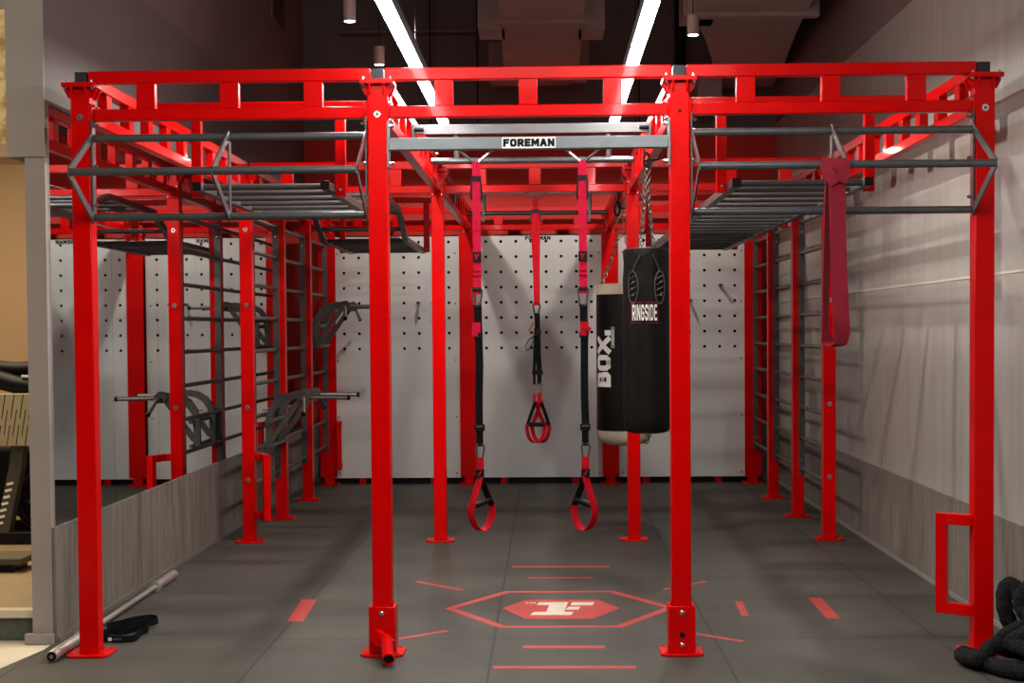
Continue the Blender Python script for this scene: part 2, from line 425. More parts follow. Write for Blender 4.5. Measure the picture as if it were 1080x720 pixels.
# ------------------------------------------------------------------ ceiling services
for x, lab in ((-.613, 'long white linear ceiling light on the left, over the black and red straps'), (.411, 'long white linear ceiling light on the right, over the punching bags')):
    t = thing('linear_light', lab, 'ceiling light', (x, 0, ZL), 'linear ceiling lights')
    MB().box(x-.027, x+.027, 3.6, 9.2, ZL, ZL+.010).build('diffuser', GLOW, t)
    MB().box(x-.030, x+.030, 3.59, 9.21, ZL+.010, ZL+.06).build('housing', BLACKCAP, t)
    for y in (3.8, 5.5, 7.2, 9.0): MB().tube([(x, y, ZL+.06), (x, y, 4.6)], .002, 6).build('suspension_wire', BLACKPL, t)
PEND = [(-.955, 7.45, 'small cylinder pendant lamp at the upper left, highest of the three'), (-.944, 8.66, 'small cylinder pendant lamp just over the cap of the second red front upright'), (.763, 7.9, 'small cylinder pendant lamp beside the right linear light'),
        (-.945, 12.95, 'cylinder pendant lamp near the back wall, left row'), (.763, 12.95, 'cylinder pendant lamp near the back wall, right row')]
for x, y, lab in PEND:
    t = thing('pendant_lamp', lab, 'lamp', (x, y, 2.92), 'cylinder pendant lamps')
    MB().lathe([(.028, 2.925), (.030, 2.92), (.030, 3.02), (.026, 3.023)], (x, y, 0), 24).build('lamp_shade', PENDANT, t)
    MB().disc((x, y, 2.919), (0, 0, 1), .026, .002, 20).build('lens', WARMGLOW, t)
    MB().tube([(x, y, 3.02), (x, y, 4.6)], .003, 6).build('cord', BLACKPL, t)
    l = bpy.data.lights.new('pendant_light', 'SPOT'); l.energy = SPOT*(.58 if y > 12 else 1.0); l.color = (1, .93, .83); l.spot_size = R(174); l.spot_blend = .25; l.shadow_soft_size = .025
    lo = bpy.data.objects.new('pendant_light', l); COL.objects.link(lo); lo.parent = t; lo.location = (0, 0, -.01)

t = thing('ventilation_duct', 'brown painted air duct in the ceiling between the two linear lights', 'duct', (-.03, 12, 3.6))
P = lambda z: (lambda u, v, tt: (u, v, tt))
MB().prism([(-.32, 9.0), (.27, 9.0), (.272, 10.9), (.282, 12.5), (.227, 13.7), (-.30, 13.7), (-.345, 12.5), (-.318, 10.9)], P(0), 3.6, 4.1).build('duct_body', DUCT, t, .006)
MB().box(-.345, .30, 10.79, 10.86, 3.575, 4.12).build('flange', DUCT, t)
MB().box(-.49, -.30, 11.09, 11.52, 3.6, 4.0).build('branch_box', DUCT, t)
MB().box(.25, .435, 11.14, 11.57, 3.6, 4.0).build('branch_box', DUCT, t)
MB().box(-.49, -.30, 13.2, 13.7, 3.6, 3.9).build('branch_box', DUCT, t)
MB().box(.2, .37, 13.0, 13.6, 3.6, 3.9).build('branch_box', DUCT, t)
t = thing('ventilation_duct', 'wide tapering brown air duct in the ceiling at the upper right', 'duct', (1.5, 12, 3.6))
MB().prism([(1.0, 9.2), (1.0, 10.2), (1.068, 10.91), (1.186, 11.474), (1.36, 12.5), (1.52, 13.9), (2.06, 13.9), (1.98, 12.654), (1.869, 11.407), (1.82, 10.728), (1.80, 10.27), (1.80, 9.2)], P(0), 3.6, 4.15).build('duct_body', DUCT, t, .006)
MB().box(.99, 1.90, 10.62, 10.72, 3.57, 4.17).build('flange', DUCT, t)
MB().box(.97, 1.2, 10.72, 11.1, 3.60, 4.0).build('branch_box', DUCT, t)
tag(MB().prism([(1.30, 13.0), (1.50, 13.0), (1.50, 13.95), (1.30, 13.95)], P(0), 3.35, 3.58).build('duct_section', DUCT, None, .006), 'short brown duct box under the right duct near the back wall', 'duct')
tag(MB().tube([(1.20, 13.6, 3.3), (1.20, 13.6, 4.6)], .05, 14).build('drop_pipe', BLACKPL), 'black vertical pipe dropping from the ceiling left of the right duct', 'pipe')
t = tag(MB().tube([(-1.9, 13.95, 4.155), (-.45, 13.95, 4.155)], .016, 10).build('conduit_pipe', UPPER), 'thin horizontal pipe high on the dark back wall', 'pipe')
for i, x in enumerate((-1.05, -.62, .85)):
    tag(MB().tube([(x, 13.9, 3.3), (x, 13.9, 4.6)], .007, 8).build('ceiling_cable', BLACKPL), ('thin black cable left of the left linear light on the back wall', 'thin black cable right of the left linear light on the back wall', 'thin black cable beside the right pendant lamp on the back wall')[i], 'cable')
t = thing('vent_grille', 'dark vent grille high on the upper left wall', 'vent', (LW, 12.8, 4.0))
MB().box(LW, LW+.012, 12.5, 13.1, 3.98, 4.42).build('frame', UPPER, t)
m = MB()
for k in range(11): m.box(LW+.012, LW+.018, 12.54, 13.06, 4.0+k*.037, 4.018+k*.037)
m.build('slats', BLACKPL, t)

# ------------------------------------------------------------------ mirror along the left wall
t = thing('wall_mirror', 'frameless mirror in sheets along the left wall above the skirting', 'mirror', (LW, 6.85, .53))
ys = [6.84, 7.80, 8.71, 9.68, 10.65, 11.62, 12.59, 13.36, 14.12]
for k in range(8):
    tilt = (.00008, -.00008, .00006, 0, .00005, -.00004, 0, 0)[k]
    m = MB(); a, b = ys[k]+.0015, ys[k+1]-.0015; xo = LW+.003
    m.prism([(xo-.006, a), (xo-tilt, a), (xo+tilt, b), (xo-.006, b)], lambda u, v, tt: (u, v, tt), .527, 2.44)
    m.build('mirror_sheet', MIRROR, t, smooth=False)

# ------------------------------------------------------------------ red uprights
UPRIGHTS = {}
def upright(x, y, label, kind, washers=(), plate=False):
    t = thing('rig_upright', label, 'red steel upright', (x, y, 0), 'red uprights of the training rig')
    UPRIGHTS[(round(x, 2), round(y, 2))] = t
    top = {'corner': 2.46, 'stall': 2.322}[kind]
    MB().box(x-H, x+H, y-H, y+H, .012, top).build('post', RED, t, .005)
    q = .093; c = .022
    MB().prism([(x-q+c, y-q), (x+q-c, y-q), (x+q, y-q+c), (x+q, y+q-c), (x+q-c, y+q), (x-q+c, y+q), (x-q, y+q-c), (x-q, y-q+c)], lambda u, v, tt: (u, v, tt), 0, .012).build('base_plate', RED, t, .003)
    for sx in (-1, 1):
        for sy in (-1, 1): MB().disc((x+sx*.068, y+sy*.068, .012), (0, 0, 1), .009, .005, 8, 1).build('anchor_bolt', RED, t)
    if kind == 'corner':
        q = .072
        tp = MB().box(x-q, x+q, y-q, y+q, 2.462, 2.4825)
        tp.build('top_plate', RED, t, .003)
        rib = lambda e: [(e*H, 2.462), (e*q*.97, 2.462), (e*q*.97, 2.452), (e*(H+.010), 2.418), (e*H, 2.418)]
        for e in (-1, 1):
            for w_ in (-.030, .030):
                MB().prism(rib(e), lambda u, v, tt: (x+u, y+tt, v), w_-.004, w_+.004).build('gusset', RED, t, .001)
                MB().prism(rib(e), lambda u, v, tt: (x+tt, y+u, v), w_-.004, w_+.004).build('gusset', RED, t, .001)
        MB().box(x-.026, x+.026, y-.026, y+.026, 2.4825, 2.533).build('top_cap', BLACKCAP, t, .003)
        for sx in (-1, 1):
            for sy in (-1, 1):
                MB().tube([(x+sx*.058, y+sy*.058, zz) for zz in (2.452, 2.462, 2.4825, 2.493)], lambda i: (.005, .0085, .0085, .005)[i], 8).build('bolt', STEEL, t)
    for z in washers:
        o = MB().disc((x, y-H, z), (0, -1, 0), .0145, .004, 20).build('washer', STEEL, t)
        MB().disc((x, y-H-.004, z), (0, -1, 0), .007, .003, 6).build('bolt', DARKGREY, o)
    if plate:
        MB().box(x-.077, x+.077, y-H-.008, y-H-.002, .075, 2.30).build('cover_plate', RED, t, .001)
    return t
names1 = ['red front upright at the far left, beside the barbell and the black band', 'red front upright left of the straps, with the angled barbell holder at its foot',
          'red front upright right of the straps, with a bolted red box at its foot', 'red front upright at the far right, beside the black ropes']
for i in range(4): upright(PX[i], Y1, names1[i], 'corner', (2.335,) if i != 2 else ())
MB_hole = MB().disc((PX[2], Y1-H-.0005, 2.335), (0, -1, 0), .0075, .001, 14).build('bolt_hole', BLACKINK, None)
MB_hole.parent = [o for o in COL.objects if o.name.startswith('rig_upright')][2]; MB_hole.location = (-PX[2], -Y1, 0)
names2 = ['red upright by the left wall, second from the front, with a red grip frame', 'red middle upright directly left of the left black and red strap',
          'red middle upright standing behind the punching bags', 'red upright by the right wall behind the hanging red band']
for i in range(4): upright(PX[i], Y2, names2[i], 'corner', (2.09, 1.59, .905, .42) if i in (0, 3) else ())
SY = [Y2 + (Y3-Y2)/3*k for k in range(4)]
for i, side in ((0, 'left'), (3, 'right')):
    for k in (1, 2):
        upright(PX[i], SY[k], 'red upright in the wall bars by the %s wall, %s' % (side, 'the one nearer the camera' if k == 1 else 'the one nearer the back wall'), 'stall')
names3 = ['red upright with a wide cover plate in the back left corner', 'red upright with a wide cover plate left of the middle white pegboard',
          'red upright with a wide cover plate right of the middle white pegboard', 'red upright with a wide cover plate in the back right corner']
for i in range(4): upright(PX[i], Y3, names3[i], 'corner', (), True)

# ------------------------------------------------------------------ ladder beams
def beam(axis, c, a, b, label, nsp, pitch):
    """axis 0: along X at y=c from a to b; axis 1: along Y at x=c"""
    mid = (a+b)/2
    loc = (mid, c, Z_TOP) if axis == 0 else (c, mid, Z_TOP)
    t = thing('ladder_beam', label, 'red steel beam', loc, 'red ladder beams of the training rig')
    def bx(lo, hi, hw, z0, z1):
        m = MB()
        if axis == 0: m.box(lo, hi, c-hw, c+hw, z0, z1)
        else: m.box(c-hw, c+hw, lo, hi, z0, z1)
        return m
    bx(a+.031, b-.031, .025, 2.4828, Z_TOP).build('upper_rail', RED, t, .004)
    bx(a+H+.008, b-H-.008, .025, 2.322, 2.372).build('lower_rail', RED, t, .004)
    for k in range(nsp):
        p = mid + (k-(nsp-1)/2)*pitch
        bx(p-.040, p+.040, .0225, 2.372, 2.4828).build('spacer', RED, t, .003)
    for e, s in ((a, 1), (b, -1)):
        lo, hi = sorted((e+s*H, e+s*(H+.008)))
        bx(lo, hi, .04, 2.30, 2.395).build('end_plate', RED, t, .002)
        for z in (2.31, 2.385):
            p = e+s*(H+.008)
            for q in (-.03, .03):
                pos = (p, c+q, z) if axis == 0 else (c+q, p, z)
                d = (s, 0, 0) if axis == 0 else (0, s, 0)
                MB().disc(pos, d, .007, .012, 8, 1).build('bolt', STEEL, t)
    return t
rown = ['front', 'middle', 'back']; bayn = ['left', 'centre', 'right']
for r, y in enumerate((Y1, Y2, Y3)):
    for b_ in range(3):
        beam(0, y, PX[b_], PX[b_+1], 'red crosswise ladder beam of the %s row over the %s bay' % (rown[r], bayn[b_]), 3, .363)
coln = ['beside the left wall', 'in line with the upright left of the straps', 'in line with the punching bags', 'beside the right wall']
for i in range(4):
    beam(1, PX[i], Y1, Y2, 'red lengthwise ladder beam %s, front half' % coln[i], 9, .363)
    beam(1, PX[i], Y2, Y3, 'red lengthwise ladder beam %s, rear half' % coln[i], 9, .363)

# ------------------------------------------------------------------ pegboards
def pegboard(x0, x1, label, brand):
    t = thing('pegboard', label, 'pegboard', ((x0+x1)/2, 13.93, .058), 'white pegboards on the back wall')
    z0, z1 = .058, 2.278; yf, yb = 13.926, 13.944
    xc = (x0+x1)/2; p = .1380; pz = .1393
    cols = [xc+(k-3.5)*p for k in range(8)]; rows = [2.224-k*pz for k in range(8)]
    m = MB(); bm = m.bm; r = .0145; hp = p/2; N = 12
    # cells with round holes
    def P(x, y, z): return bm.verts.new((x, y, z))
    hz = pz/2
    for x in cols:
        for z in rows:
            for y in (yf, yb):
                inner = [P(x+r*math.cos(2*math.pi*(j+.5)/N), y, z+r*math.sin(2*math.pi*(j+.5)/N)) for j in range(N)]
                outer = []
                for j in range(N):
                    a = 2*math.pi*(j+.5)/N; cx_, sz_ = math.cos(a), math.sin(a)
                    k = min(hp/abs(cx_) if abs(cx_) > 1e-6 else 9, hz/abs(sz_) if abs(sz_) > 1e-6 else 9)
                    outer.append(P(x+cx_*k, y, z+sz_*k))
                for j in range(N):
                    bm.faces.new((inner[j], outer[j], outer[(j+1) % N], inner[(j+1) % N]))
                # corners
                for sx, sz in ((1, 1), (-1, 1), (-1, -1), (1, -1)):
                    cn = P(x+sx*hp, y, z+sz*hz)
                    near = sorted(outer, key=lambda v: (v.co-cn.co).length)[:2]
                    bm.faces.new((near[0], near[1], cn))
                if y == yf: ring = inner
                else:
                    for j in range(N): bm.faces.new((ring[j], ring[(j+1) % N], inner[(j+1) % N], inner[j]))
    xa, xb = cols[0]-hp, cols[-1]+hp; za, zb = rows[-1]-hz, rows[0]+hz
    bmesh.ops.remove_doubles(bm, verts=bm.verts, dist=1e-5)
    m.box(x0, x1, yf, yb, z0, za)
    if xa-x0 > .001: m.box(x0, xa, yf, yb, za, min(zb, z1)); m.box(xb, x1, yf, yb, za, min(zb, z1))
    o = m.build('board', PANEL, t, smooth=False)
    for v in o.data.vertices: v.co.z = min(v.co.z, z1-.058)
    MB().box(x0+.02, x1-.02, 13.99, 14.0, 1.15, 2.29).build('backing', BLACKINK, t, smooth=False)
    for sx in (x0+.04, x1-.04):
        for z in (.10, .62, 1.14, 1.66, 2.12):
            MB().disc((sx, yf, z), (0, -1, 0), .008, .003, 10, 1).build('screw', DARKGREY, t)
    for k in (-.33, .33): MB().box(xc+k-.03, xc+k+.03, yb, yb+.04, 0, .06).build('foot_bracket', RED, t)
    if brand: text_mesh('FOREMAN', .036, FRONT(xc-.005, yf-.0006, 2.253), 'brand_print', BLACKINK, t, .27, 1, thick=.0006, gap=.10, width=.232)
    return t
pegboard(-1.965, -.80, 'left white pegboard, behind the dip handles and wall bars', True)
pegboard(-.665, .515, 'middle white pegboard, behind the three hanging straps', True)
pegboard(.652, 1.815, 'right white pegboard, behind the straight monkey bars', True)
tag(MB().box(-1.99, 1.84, 13.99, 14.10, 0, .05).build('gap_shade_strip', BLACKPL, None, .004), 'black strip standing in for the shadow gap under the white pegboards', 'dark strip')  # black strip stands in for the shade in the gap below the boards
# pegs left in the boards (sockets of the rows and columns above)
for (pxx, pzz, lab) in ((-1.3825+.138*1.5, 2.224-.1393*4, 'short dark peg in the left pegboard, the one further left'), (-1.3825+.138*2.5, 2.224-.1393*4, 'short dark peg in the left pegboard, the one further right'),
                       (1.2335+.138*.5, 2.224-.1393*4, 'short dark peg in the right pegboard, lower left one'), (1.2335+.138*2.5-.0, 2.224-.1393*3, 'short dark peg in the right pegboard, upper right one')):
    tag(MB().tube([(pxx, 13.955, pzz), (pxx, 13.80, pzz)], .0138, 14).build('climbing_peg', DARKGREY), lab, 'peg', 'pegs in the boards')

# ------------------------------------------------------------------ wall bars
def wall_bars(i, k, label):
    sgn = -1 if i == 0 else 1
    x = PX[i] + sgn*.022; ya, yb = SY[k]+H, SY[k+1]-H-(.0095 if k == 2 else 0)
    t = thing('wall_bars', label, 'wall bars', (x, (ya+yb)/2, .3), 'wall bars along the %s wall' % ('left' if i == 0 else 'right'))
    for lo, hi, face, d in ((ya, ya+.008, ya+.008, 1), (yb-.008, yb, yb-.008, -1)):
        pl = MB().box(x-.0225, x+.0225, lo, hi, .315, 2.225).build('side_plate', GREY, t, .001)
        for z in (2.12, 1.27, .42): MB().disc((x, face, z), (0, d, 0), .011, .012, 10, 1).build('bolt', STEEL, pl)
    for j in range(9):
        z = .365+.228*j
        MB().tube([(x, ya+.008, z), (x, yb-.008, z)], .0145, 12).build('rung', GREY, t)
    return t
bn = ['nearest the camera', 'in the middle', 'nearest the back wall']
for k in range(3):
    wall_bars(0, k, 'grey wall bars along the mirrored left wall, section %s' % bn[k])
    wall_bars(3, k, 'grey wall bars along the right wall, section %s' % bn[k])

# ------------------------------------------------------------------ red grip frames low on four uprights
def grip_frame(x, y, dx, dy):
    """frame standing off the side face of an upright; (dx,dy) is its outer bar"""
    e = 1 if dx > 0 else -1
    m = MB(); z0, z1 = .182, .572
    sec = lambda i: [(-.024, -.024), (.024, -.024), (.024, .024), (-.024, .024)]
    d = Vector((dx-e*(H+.04), dy, 0)).normalized() if abs(dy) > .12 else Vector((dx, dy, 0)).normalized()
    en = Vector((x+dx, y+dy, 0))
    if abs(dy) > .12: plan = [(x+e*(H+.0015), y), (x+e*(H+.045), y-.006), (x+e*(H+.058), y-.03), (x+dx-d.x*.024, y+dy-d.y*.024)]
    else: plan = [(x+e*(H+.0015), y), (x+e*(H+.02), y), (x+dx-d.x*.024, y+dy-d.y*.024)]
    for z in (z0, z1): m.sweep([(p[0], p[1], z) for p in plan], sec, wdir=(0, 0, 1))
    m.sweep([en+Vector((0, 0, z0-.024)), en+Vector((0, 0, z1+.024))], sec, wdir=tuple(d))
    return m.build('grip_frame', RED, UPRIGHTS[(round(x, 2), round(y, 2))], .004)
grip_frame(PX[3], Y1, -.150, .075)
grip_frame(PX[0], Y2, .142, -.15)
grip_frame(PX[0], Y3, .115, -.20)

# ------------------------------------------------------------------ three-bar pull-up units on the front row
def tri_unit(a, b, label):
    x0, x1 = PX[a]+H+.004, PX[b]-H-.004
    t = thing('three_bar_pull_up_unit', label, 'pull-up bar', ((x0+x1)/2, Y1, 2.06), 'three bar pull-up units on the front row')
    yb, yf = Y1-.03, 6.205
    top, mid, low = (yb, 2.245), (yf, 2.066), (yb, 1.905)
    for (y, z), n in ((top, 'bar'), (mid, 'bar'), (low, 'bar')):
        MB().tube([(x0+.002, y, z), (x1-.002, y, z)], .0165 if n else .0165, 16).build('bar', BRIGHTGREY if a == 2 else GREY, t)
    for x in (x0+.004, (x0+x1)/2, x1-.004):
        m = MB()
        m.ribbon([(x, top[0], top[1]+.012), (x, mid[0]-.012, mid[1])], .036, .007, (0, -.5, -.9))
        m.ribbon([(x, mid[0]-.012, mid[1]), (x, low[0], low[1]-.012)], .036, .007, (0, -.5, .9))
        m.box(x-.0035, x+.0035, yb-.018, yb+.018, 1.89, 2.33 if abs(x-(x0+x1)/2) > .1 else 2.26)
        o = m.build('bracket', GREY, t, .001)
        if abs(x-(x0+x1)/2) > .1:
            s = 1 if x < (x0+x1)/2 else -1
            for z in (2.30, 2.125, 1.96):
                MB().disc((x+s*.0035, yb, z), (s, 0, 0), .009, .02, 8, 1).build('bolt', STEEL, o)
tri_unit(0, 1, 'grey three-bar pull-up unit across the front left bay')
tri_unit(2, 3, 'grey three-bar pull-up unit across the front right bay, with the red band on it')

# ------------------------------------------------------------------ straight branded bar between the two middle front uprights
x0, x1 = PX[1]+H, PX[2]-H
t = thing('pull_up_beam', 'light grey square beam with a brand plate between the two middle front uprights', 'pull-up bar', (-.075, Y1, 2.21))
ya = Y1-.03
MB().box(x0+.008, x1-.008, ya-.025, ya+.025, 2.180, 2.232).build('beam_tube', LIGHTGREY, t, .003)
for xa, s in ((x0, 1), (x1, -1)):
    lo, hi = sorted((xa, xa+s*.008))
    pl = MB().box(lo, hi, ya-.03, ya+.03, 2.105, 2.305).build('mounting_plate', LIGHTGREY, t, .001)
    for z in (2.125, 2.285): MB().disc((xa+s*.008, ya, z), (s, 0, 0), .009, .022, 8, 1).build('bolt', STEEL, pl)
bp = MB().box(-.188, .042, ya-.0265, ya-.025, 2.182, 2.229).build('brand_plate', WHITE, t)
text_mesh('FOREMAN', .034, FRONT(-.073, ya-.0266, 2.2055), 'brand_lettering', BLACKINK, bp, .30, 1, thick=.0006, gap=.07, width=.220)
def v_hook(x, y, ztop, zb, t, hw=.078):
    MB().tube([(x-hw, y, ztop), (x-.018, y, zb+.008), (x-.008, y, zb), (x+.008, y, zb), (x+.018, y, zb+.008), (x+hw, y, ztop)], .0055, 8).build('strap_hook', STEEL, t)
v_hook(-.300, ya, 2.182, 2.125, t); v_hook(.155, ya, 2.182, 2.125, t)

def hang_unit(y, label):
    t = thing('hanging_pull_up_bar', label, 'pull-up bar', (-.075, y, 2.3), 'pull-up bars between the lengthwise beams')
    a, b = PX[1]+.025, PX[2]-.025
    MB().box(a+.012, b-.012, y-.02, y+.02, 2.432, 2.482).build('cross_tube', LIGHTGREY, t, .003)
    for xa, s in ((a, 1), (b, -1)):
        lo, hi = sorted((xa+s*.0, xa+s*.012))
        pl = MB().box(lo, hi, y-.05, y+.05, 2.36, 2.482).build('clamp_plate', DARKGREY, t, .002)
        MB().disc((xa+s*.012, y-.035, 2.455), (s, 0, 0), .010, .05, 10).build('bolt', BLACKPL, pl)
    MB().tube([(-.60, y, 2.293), (.455, y, 2.293)], .0165, 16).build('grip_bar', BRIGHTGREY, t)
    for x in (-.468, .328): MB().tube([(x, y, 2.30), (x, y, 2.44)], .013, 12).build('strut', GREY, t)
hang_unit(7.97, 'grey hanging pull-up bar over the floor emblem, nearer one')
hang_unit(11.5, 'grey hanging pull-up bar in front of the pegboard, farther one')

# ------------------------------------------------------------------ monkey bars
def hanger_pair(t, xl, xr, y, ztop, zbot):
    for x in (xl, xr): MB().box(x-.0245, x+.0245, y-.0245, y+.0245, zbot, ztop).build('hanger', RED, t, .003)
def monkey(xl, xr, path, label, mat, lone):
    """xl,xr hanger lines; path (y,z) of the rail centre"""
    t = thing('monkey_bars', label, 'monkey bars', ((xl+xr)/2, 10.1, 2.1), 'monkey bars')
    rl, rr = xl+.047, xr-.047
    for x in (rl, rr):
        MB().sweep([(x, y, z) for y, z in path], lambda i: [(-.02, -.02), (.02, -.02), (.02, .02), (-.02, .02)], wdir=(1, 0, 0)).build('side_rail', mat, t, .003)
        MB().box(x-.021, x+.021, path[0][0]-.012, path[0][0], path[0][1]-.021, path[0][1]+.021).build('end_cap', BLACKPL, t, .002)
    # rungs every .3 m of path
    acc = .06; last = None
    for (ya_, za_), (yb_, zb_) in zip(path, path[1:]):
        L = math.hypot(yb_-ya_, zb_-za_); s = acc
        while s < L:
            f = s/L
            MB().tube([(rl+.018, ya_+(yb_-ya_)*f, za_+(zb_-za_)*f), (rr-.018, ya_+(yb_-ya_)*f, za_+(zb_-za_)*f)], .0155, 12).build('rung', mat, t)
            s += .30
        acc = s-L
    for y in (7.48, 12.8):
        hanger_pair(t, xl, xr, y, 2.4855, 2.07)
        a, b = (PX[0], PX[1]) if xl < 0 else (PX[2], PX[3])
        MB().box(a+.026, b-.026, y-.0245, y+.0245, 2.4855, 2.5345).build('cross_tube', RED, t, .003)
        for x, s in ((xl, 1), (xr, -1)):
            MB().disc((x-s*.0, y-.0245, 2.10), (0, -1, 0), .008, .014, 8, 1).build('bolt', STEEL, t)
    if lone: hanger_pair(t, xl, xr, Y2, 2.321, 2.07)
    return t
monkey(-1.72, -1.01, [(7.26, 2.105), (9.0, 2.105), (9.72, 2.285), (10.86, 2.272), (11.38, 2.092), (13.05, 2.092)], 'grey monkey bars with a raised hump, over the left bay', GREY, False)
monkey(.857, 1.577, [(7.26, 2.098), (13.05, 2.098)], 'straight grey monkey bars over the right bay', GREY, True)

# ------------------------------------------------------------------ dip stations hooked on the left wall bars
def dip_station(label):
    t = thing('dip_station', label, 'dip handles', (-1.99, 11.03, .60), 'dip handles hooked on the wall bars')
    xb = PX[0]-.022+.04
    arch = [(xb, .575), (xb, .70), (xb, .78), (xb+.015, .85), (xb+.055, .91), (xb+.11, .945), (xb+.17, .957), (xb+.25, .957)]
    for y, s in ((10.77, -1), (11.28, 1)):
        yc = y
        m = MB(); m.sweep([(x, yc, z) for x, z in arch], lambda i: [(-.02, -.024), (.02, -.024), (.02, .024), (-.02, .024)], wdir=(0, 1, 0))
        arm = m.build('arm', DARKGREY, t, .003)
        MB().sweep([(xb+.02, yc, .64), (xb+.23, yc, .935)], lambda i: [(-.014, -.02), (.014, -.02), (.014, .02), (-.014, .02)], wdir=(0, 1, 0)).build('brace', DARKGREY, t, .003)
        MB().prism([(xb+.20, .945), (xb+.235, .905), (xb+.285, .915), (xb+.30, .96), (xb+.265, .992), (xb+.215, .98)], lambda u, v, tt: (u, yc+tt, v), -.034, -.027).prism([(xb+.20, .945), (xb+.235, .905), (xb+.285, .915), (xb+.30, .96), (xb+.265, .992), (xb+.215, .98)], lambda u, v, tt: (u, yc+tt, v), .027, .034).box(xb+.235, xb+.285, yc-.027, yc+.027, .906, .914).build('clamp', DARKGREY, t, .002)
        h = MB().tube([(xb+.22, yc, .942), (-1.41, yc+s*.015, .938)], .0155, 14).build('handle', GRIPSTEEL, t)
        MB().tube([(-1.425, yc+s*.015, .938), (-1.405, yc+s*.015, .938)], .0175, 14).build('end_cap', BLACKPL, h)
        g = MB().tube([(xb+.25, yc+s*.035, .935), (xb+.262, yc+s*.10, .928), (xb+.268, yc+s*.13, .91), (xb+.285, yc+s*.24, .84)], .0145, 12).build('short_grip', GRIPSTEEL, t)
        MB().tube([(xb+.285, yc+s*.24, .84), (xb+.2868, yc+s*.254, .831)], .0165, 12).build('end_cap', BLACKPL, g)
        for z in (.594, .822):
            MB().prism([(-.042-.018, -.022), (0, -.022), (0, .03), (-.06, .03), (-.06, .022), (-.016, .022), (-.016, -.014), (-.06, -.014)], lambda u, v, tt: (xb-.024+u+.04, yc+tt, z+v+.004), -.012, .012).build('hook', DARKGREY, t)
    for z, r in ((.775, .017), (.60, .014)):
        MB().tube([(xb+.03, 10.70, z), (xb+.03, 11.31, z)], r, 12).build('cross_tube', DARKGREY, t)
    return t
d0 = dip_station('grey dip handles hooked low on the left wall bars, reflected in the mirror')
d1 = copy_tree(d0); d1.location = d0.location + Vector((0, 2.26, .684)); d1['label'] = 'grey dip handles hooked high on the left wall bars near the back corner'

# ------------------------------------------------------------------ punching bags
def chain_mesh(m, a, b, link=.030, r=.0032, wd=.010, ph=0):
    a, b = Vector(a), Vector(b); L = (b-a).length; d = (b-a)/L; n = max(2, round(L/(link*.78)))
    p0 = Vector((1, 0, 0)) if abs(d.x) < .9 else Vector((0, 1, 0))
    u = (p0-d*p0.dot(d)).normalized(); v = d.cross(u)
    for k in range(n):
        c = a+d*(L*(k+.5)/n); w_ = u if (k+ph) % 2 else v
        pts = []
        for j in range(10):
            t_ = 2*math.pi*j/10
            pts.append(c + d*(math.sin(t_)*link*.5) + w_*(math.cos(t_)*wd))
        m.tube(pts, r, 5, closed=True)
    return m
def on_cyl(c, r):
    """wrap (u right, v up, t out) on a bag facing the camera; u is arc length, 0 faces -Y"""
    return lambda u, v, t: (c[0]+(r+t)*math.sin(u/r), c[1]-(r+t)*math.cos(u/r), c[2]+v)
bx_, by_, br_ = .533, 8.12, .127
t = thing('punching_bag', 'black leather laced punching bag with a red bordered name patch, the front one', 'punching bag', (bx_, by_, .85), 'hanging punching bags')
rnd = random.Random(3)
def wob(k, j, seg): return .0016*math.sin(j*1.9+k*2.3)+.0014*math.sin(k*1.7+j*.7)
prof = [(.03, .852), (.085, .853), (.113, .862), (.124, .882), (.1265, .91)] + [(.127, .91+.045*k) for k in range(1, 18)] + [(.1255, 1.70), (.124, 1.76), (.125, 1.815), (.121, 1.832), (.112, 1.834), (.106, 1.80), (.02, 1.79)]
MB().lathe(prof, (bx_, by_, 0), 48, wob).build('body', LEATHER, t)
cyl = on_cyl((bx_, by_, 0), br_)
m = MB()
m.prism([(-.022, 1.44), (.022, 1.44), (.022, 1.80), (-.022, 1.80)], lambda u, v, tt: cyl(u, v, tt), -.004, .003)
m.build('front_seam', VINYL, t)
for s_ in (-1, 1):
    lm = MB(); pts = []
    for j in range(20):
        a_ = 2*math.pi*j/20
        pts.append(cyl(s_*.073-.011+.030*math.cos(a_), 1.625+.085*math.sin(a_), .004))
    lm.tube(pts, .0035, 6, closed=True)
    lm.tube([cyl(s_*.073-.011, 1.71, .004), cyl(s_*.055-.011, 1.75, .005), cyl(s_*.03-.008, 1.80, .006)], .003, 6)
    for q in range(4): lm.tube([cyl(s_*.073-.031, 1.58+q*.03, .006), cyl(s_*.073+.009, 1.60+q*.03, .006)], .0028, 6)
    lm.build('lace', plain('charcoal lace cord', (.035, .033, .031), .7), t)
    for q in range(3): MB().disc(cyl(s_*.073-.011+.004*(-1)**q, 1.585+q*.035, .006), (0, -1, 0), .0045, .002, 10).build('eyelet', STEEL, t)
m = MB(); m.tube([(bx_+.036*math.cos(2*math.pi*j/18), by_-.10+.02*math.sin(2*math.pi*j/18), 1.815+.022*math.sin(2*math.pi*j/18)) for j in range(18)], .004, 6, closed=True)
m.build('ring', DARKGREY, t)
pc = lambda u0, u1, z0, z1, t0, t1: [(u0, z0), (u1, z0), (u1, z1), (u0, z1)]
def patch(c, r, u0, u1, z0, z1, t1, name, mat, par, n=10):
    m = MB(); f = on_cyl(c, r)
    for k in range(n):
        a_, b_ = u0+(u1-u0)*k/n, u0+(u1-u0)*(k+1)/n
        m.prism([(a_, z0), (b_, z0), (b_, z1), (a_, z1)], f, 0, t1)
    bmesh.ops.remove_doubles(m.bm, verts=m.bm.verts, dist=1e-6)
    return m.build(name, mat, par)
pt = patch((bx_, by_, 0), br_+.0005, -.096, .052, 1.436, 1.550, .0020, 'name_patch', RUBBERRED, t)
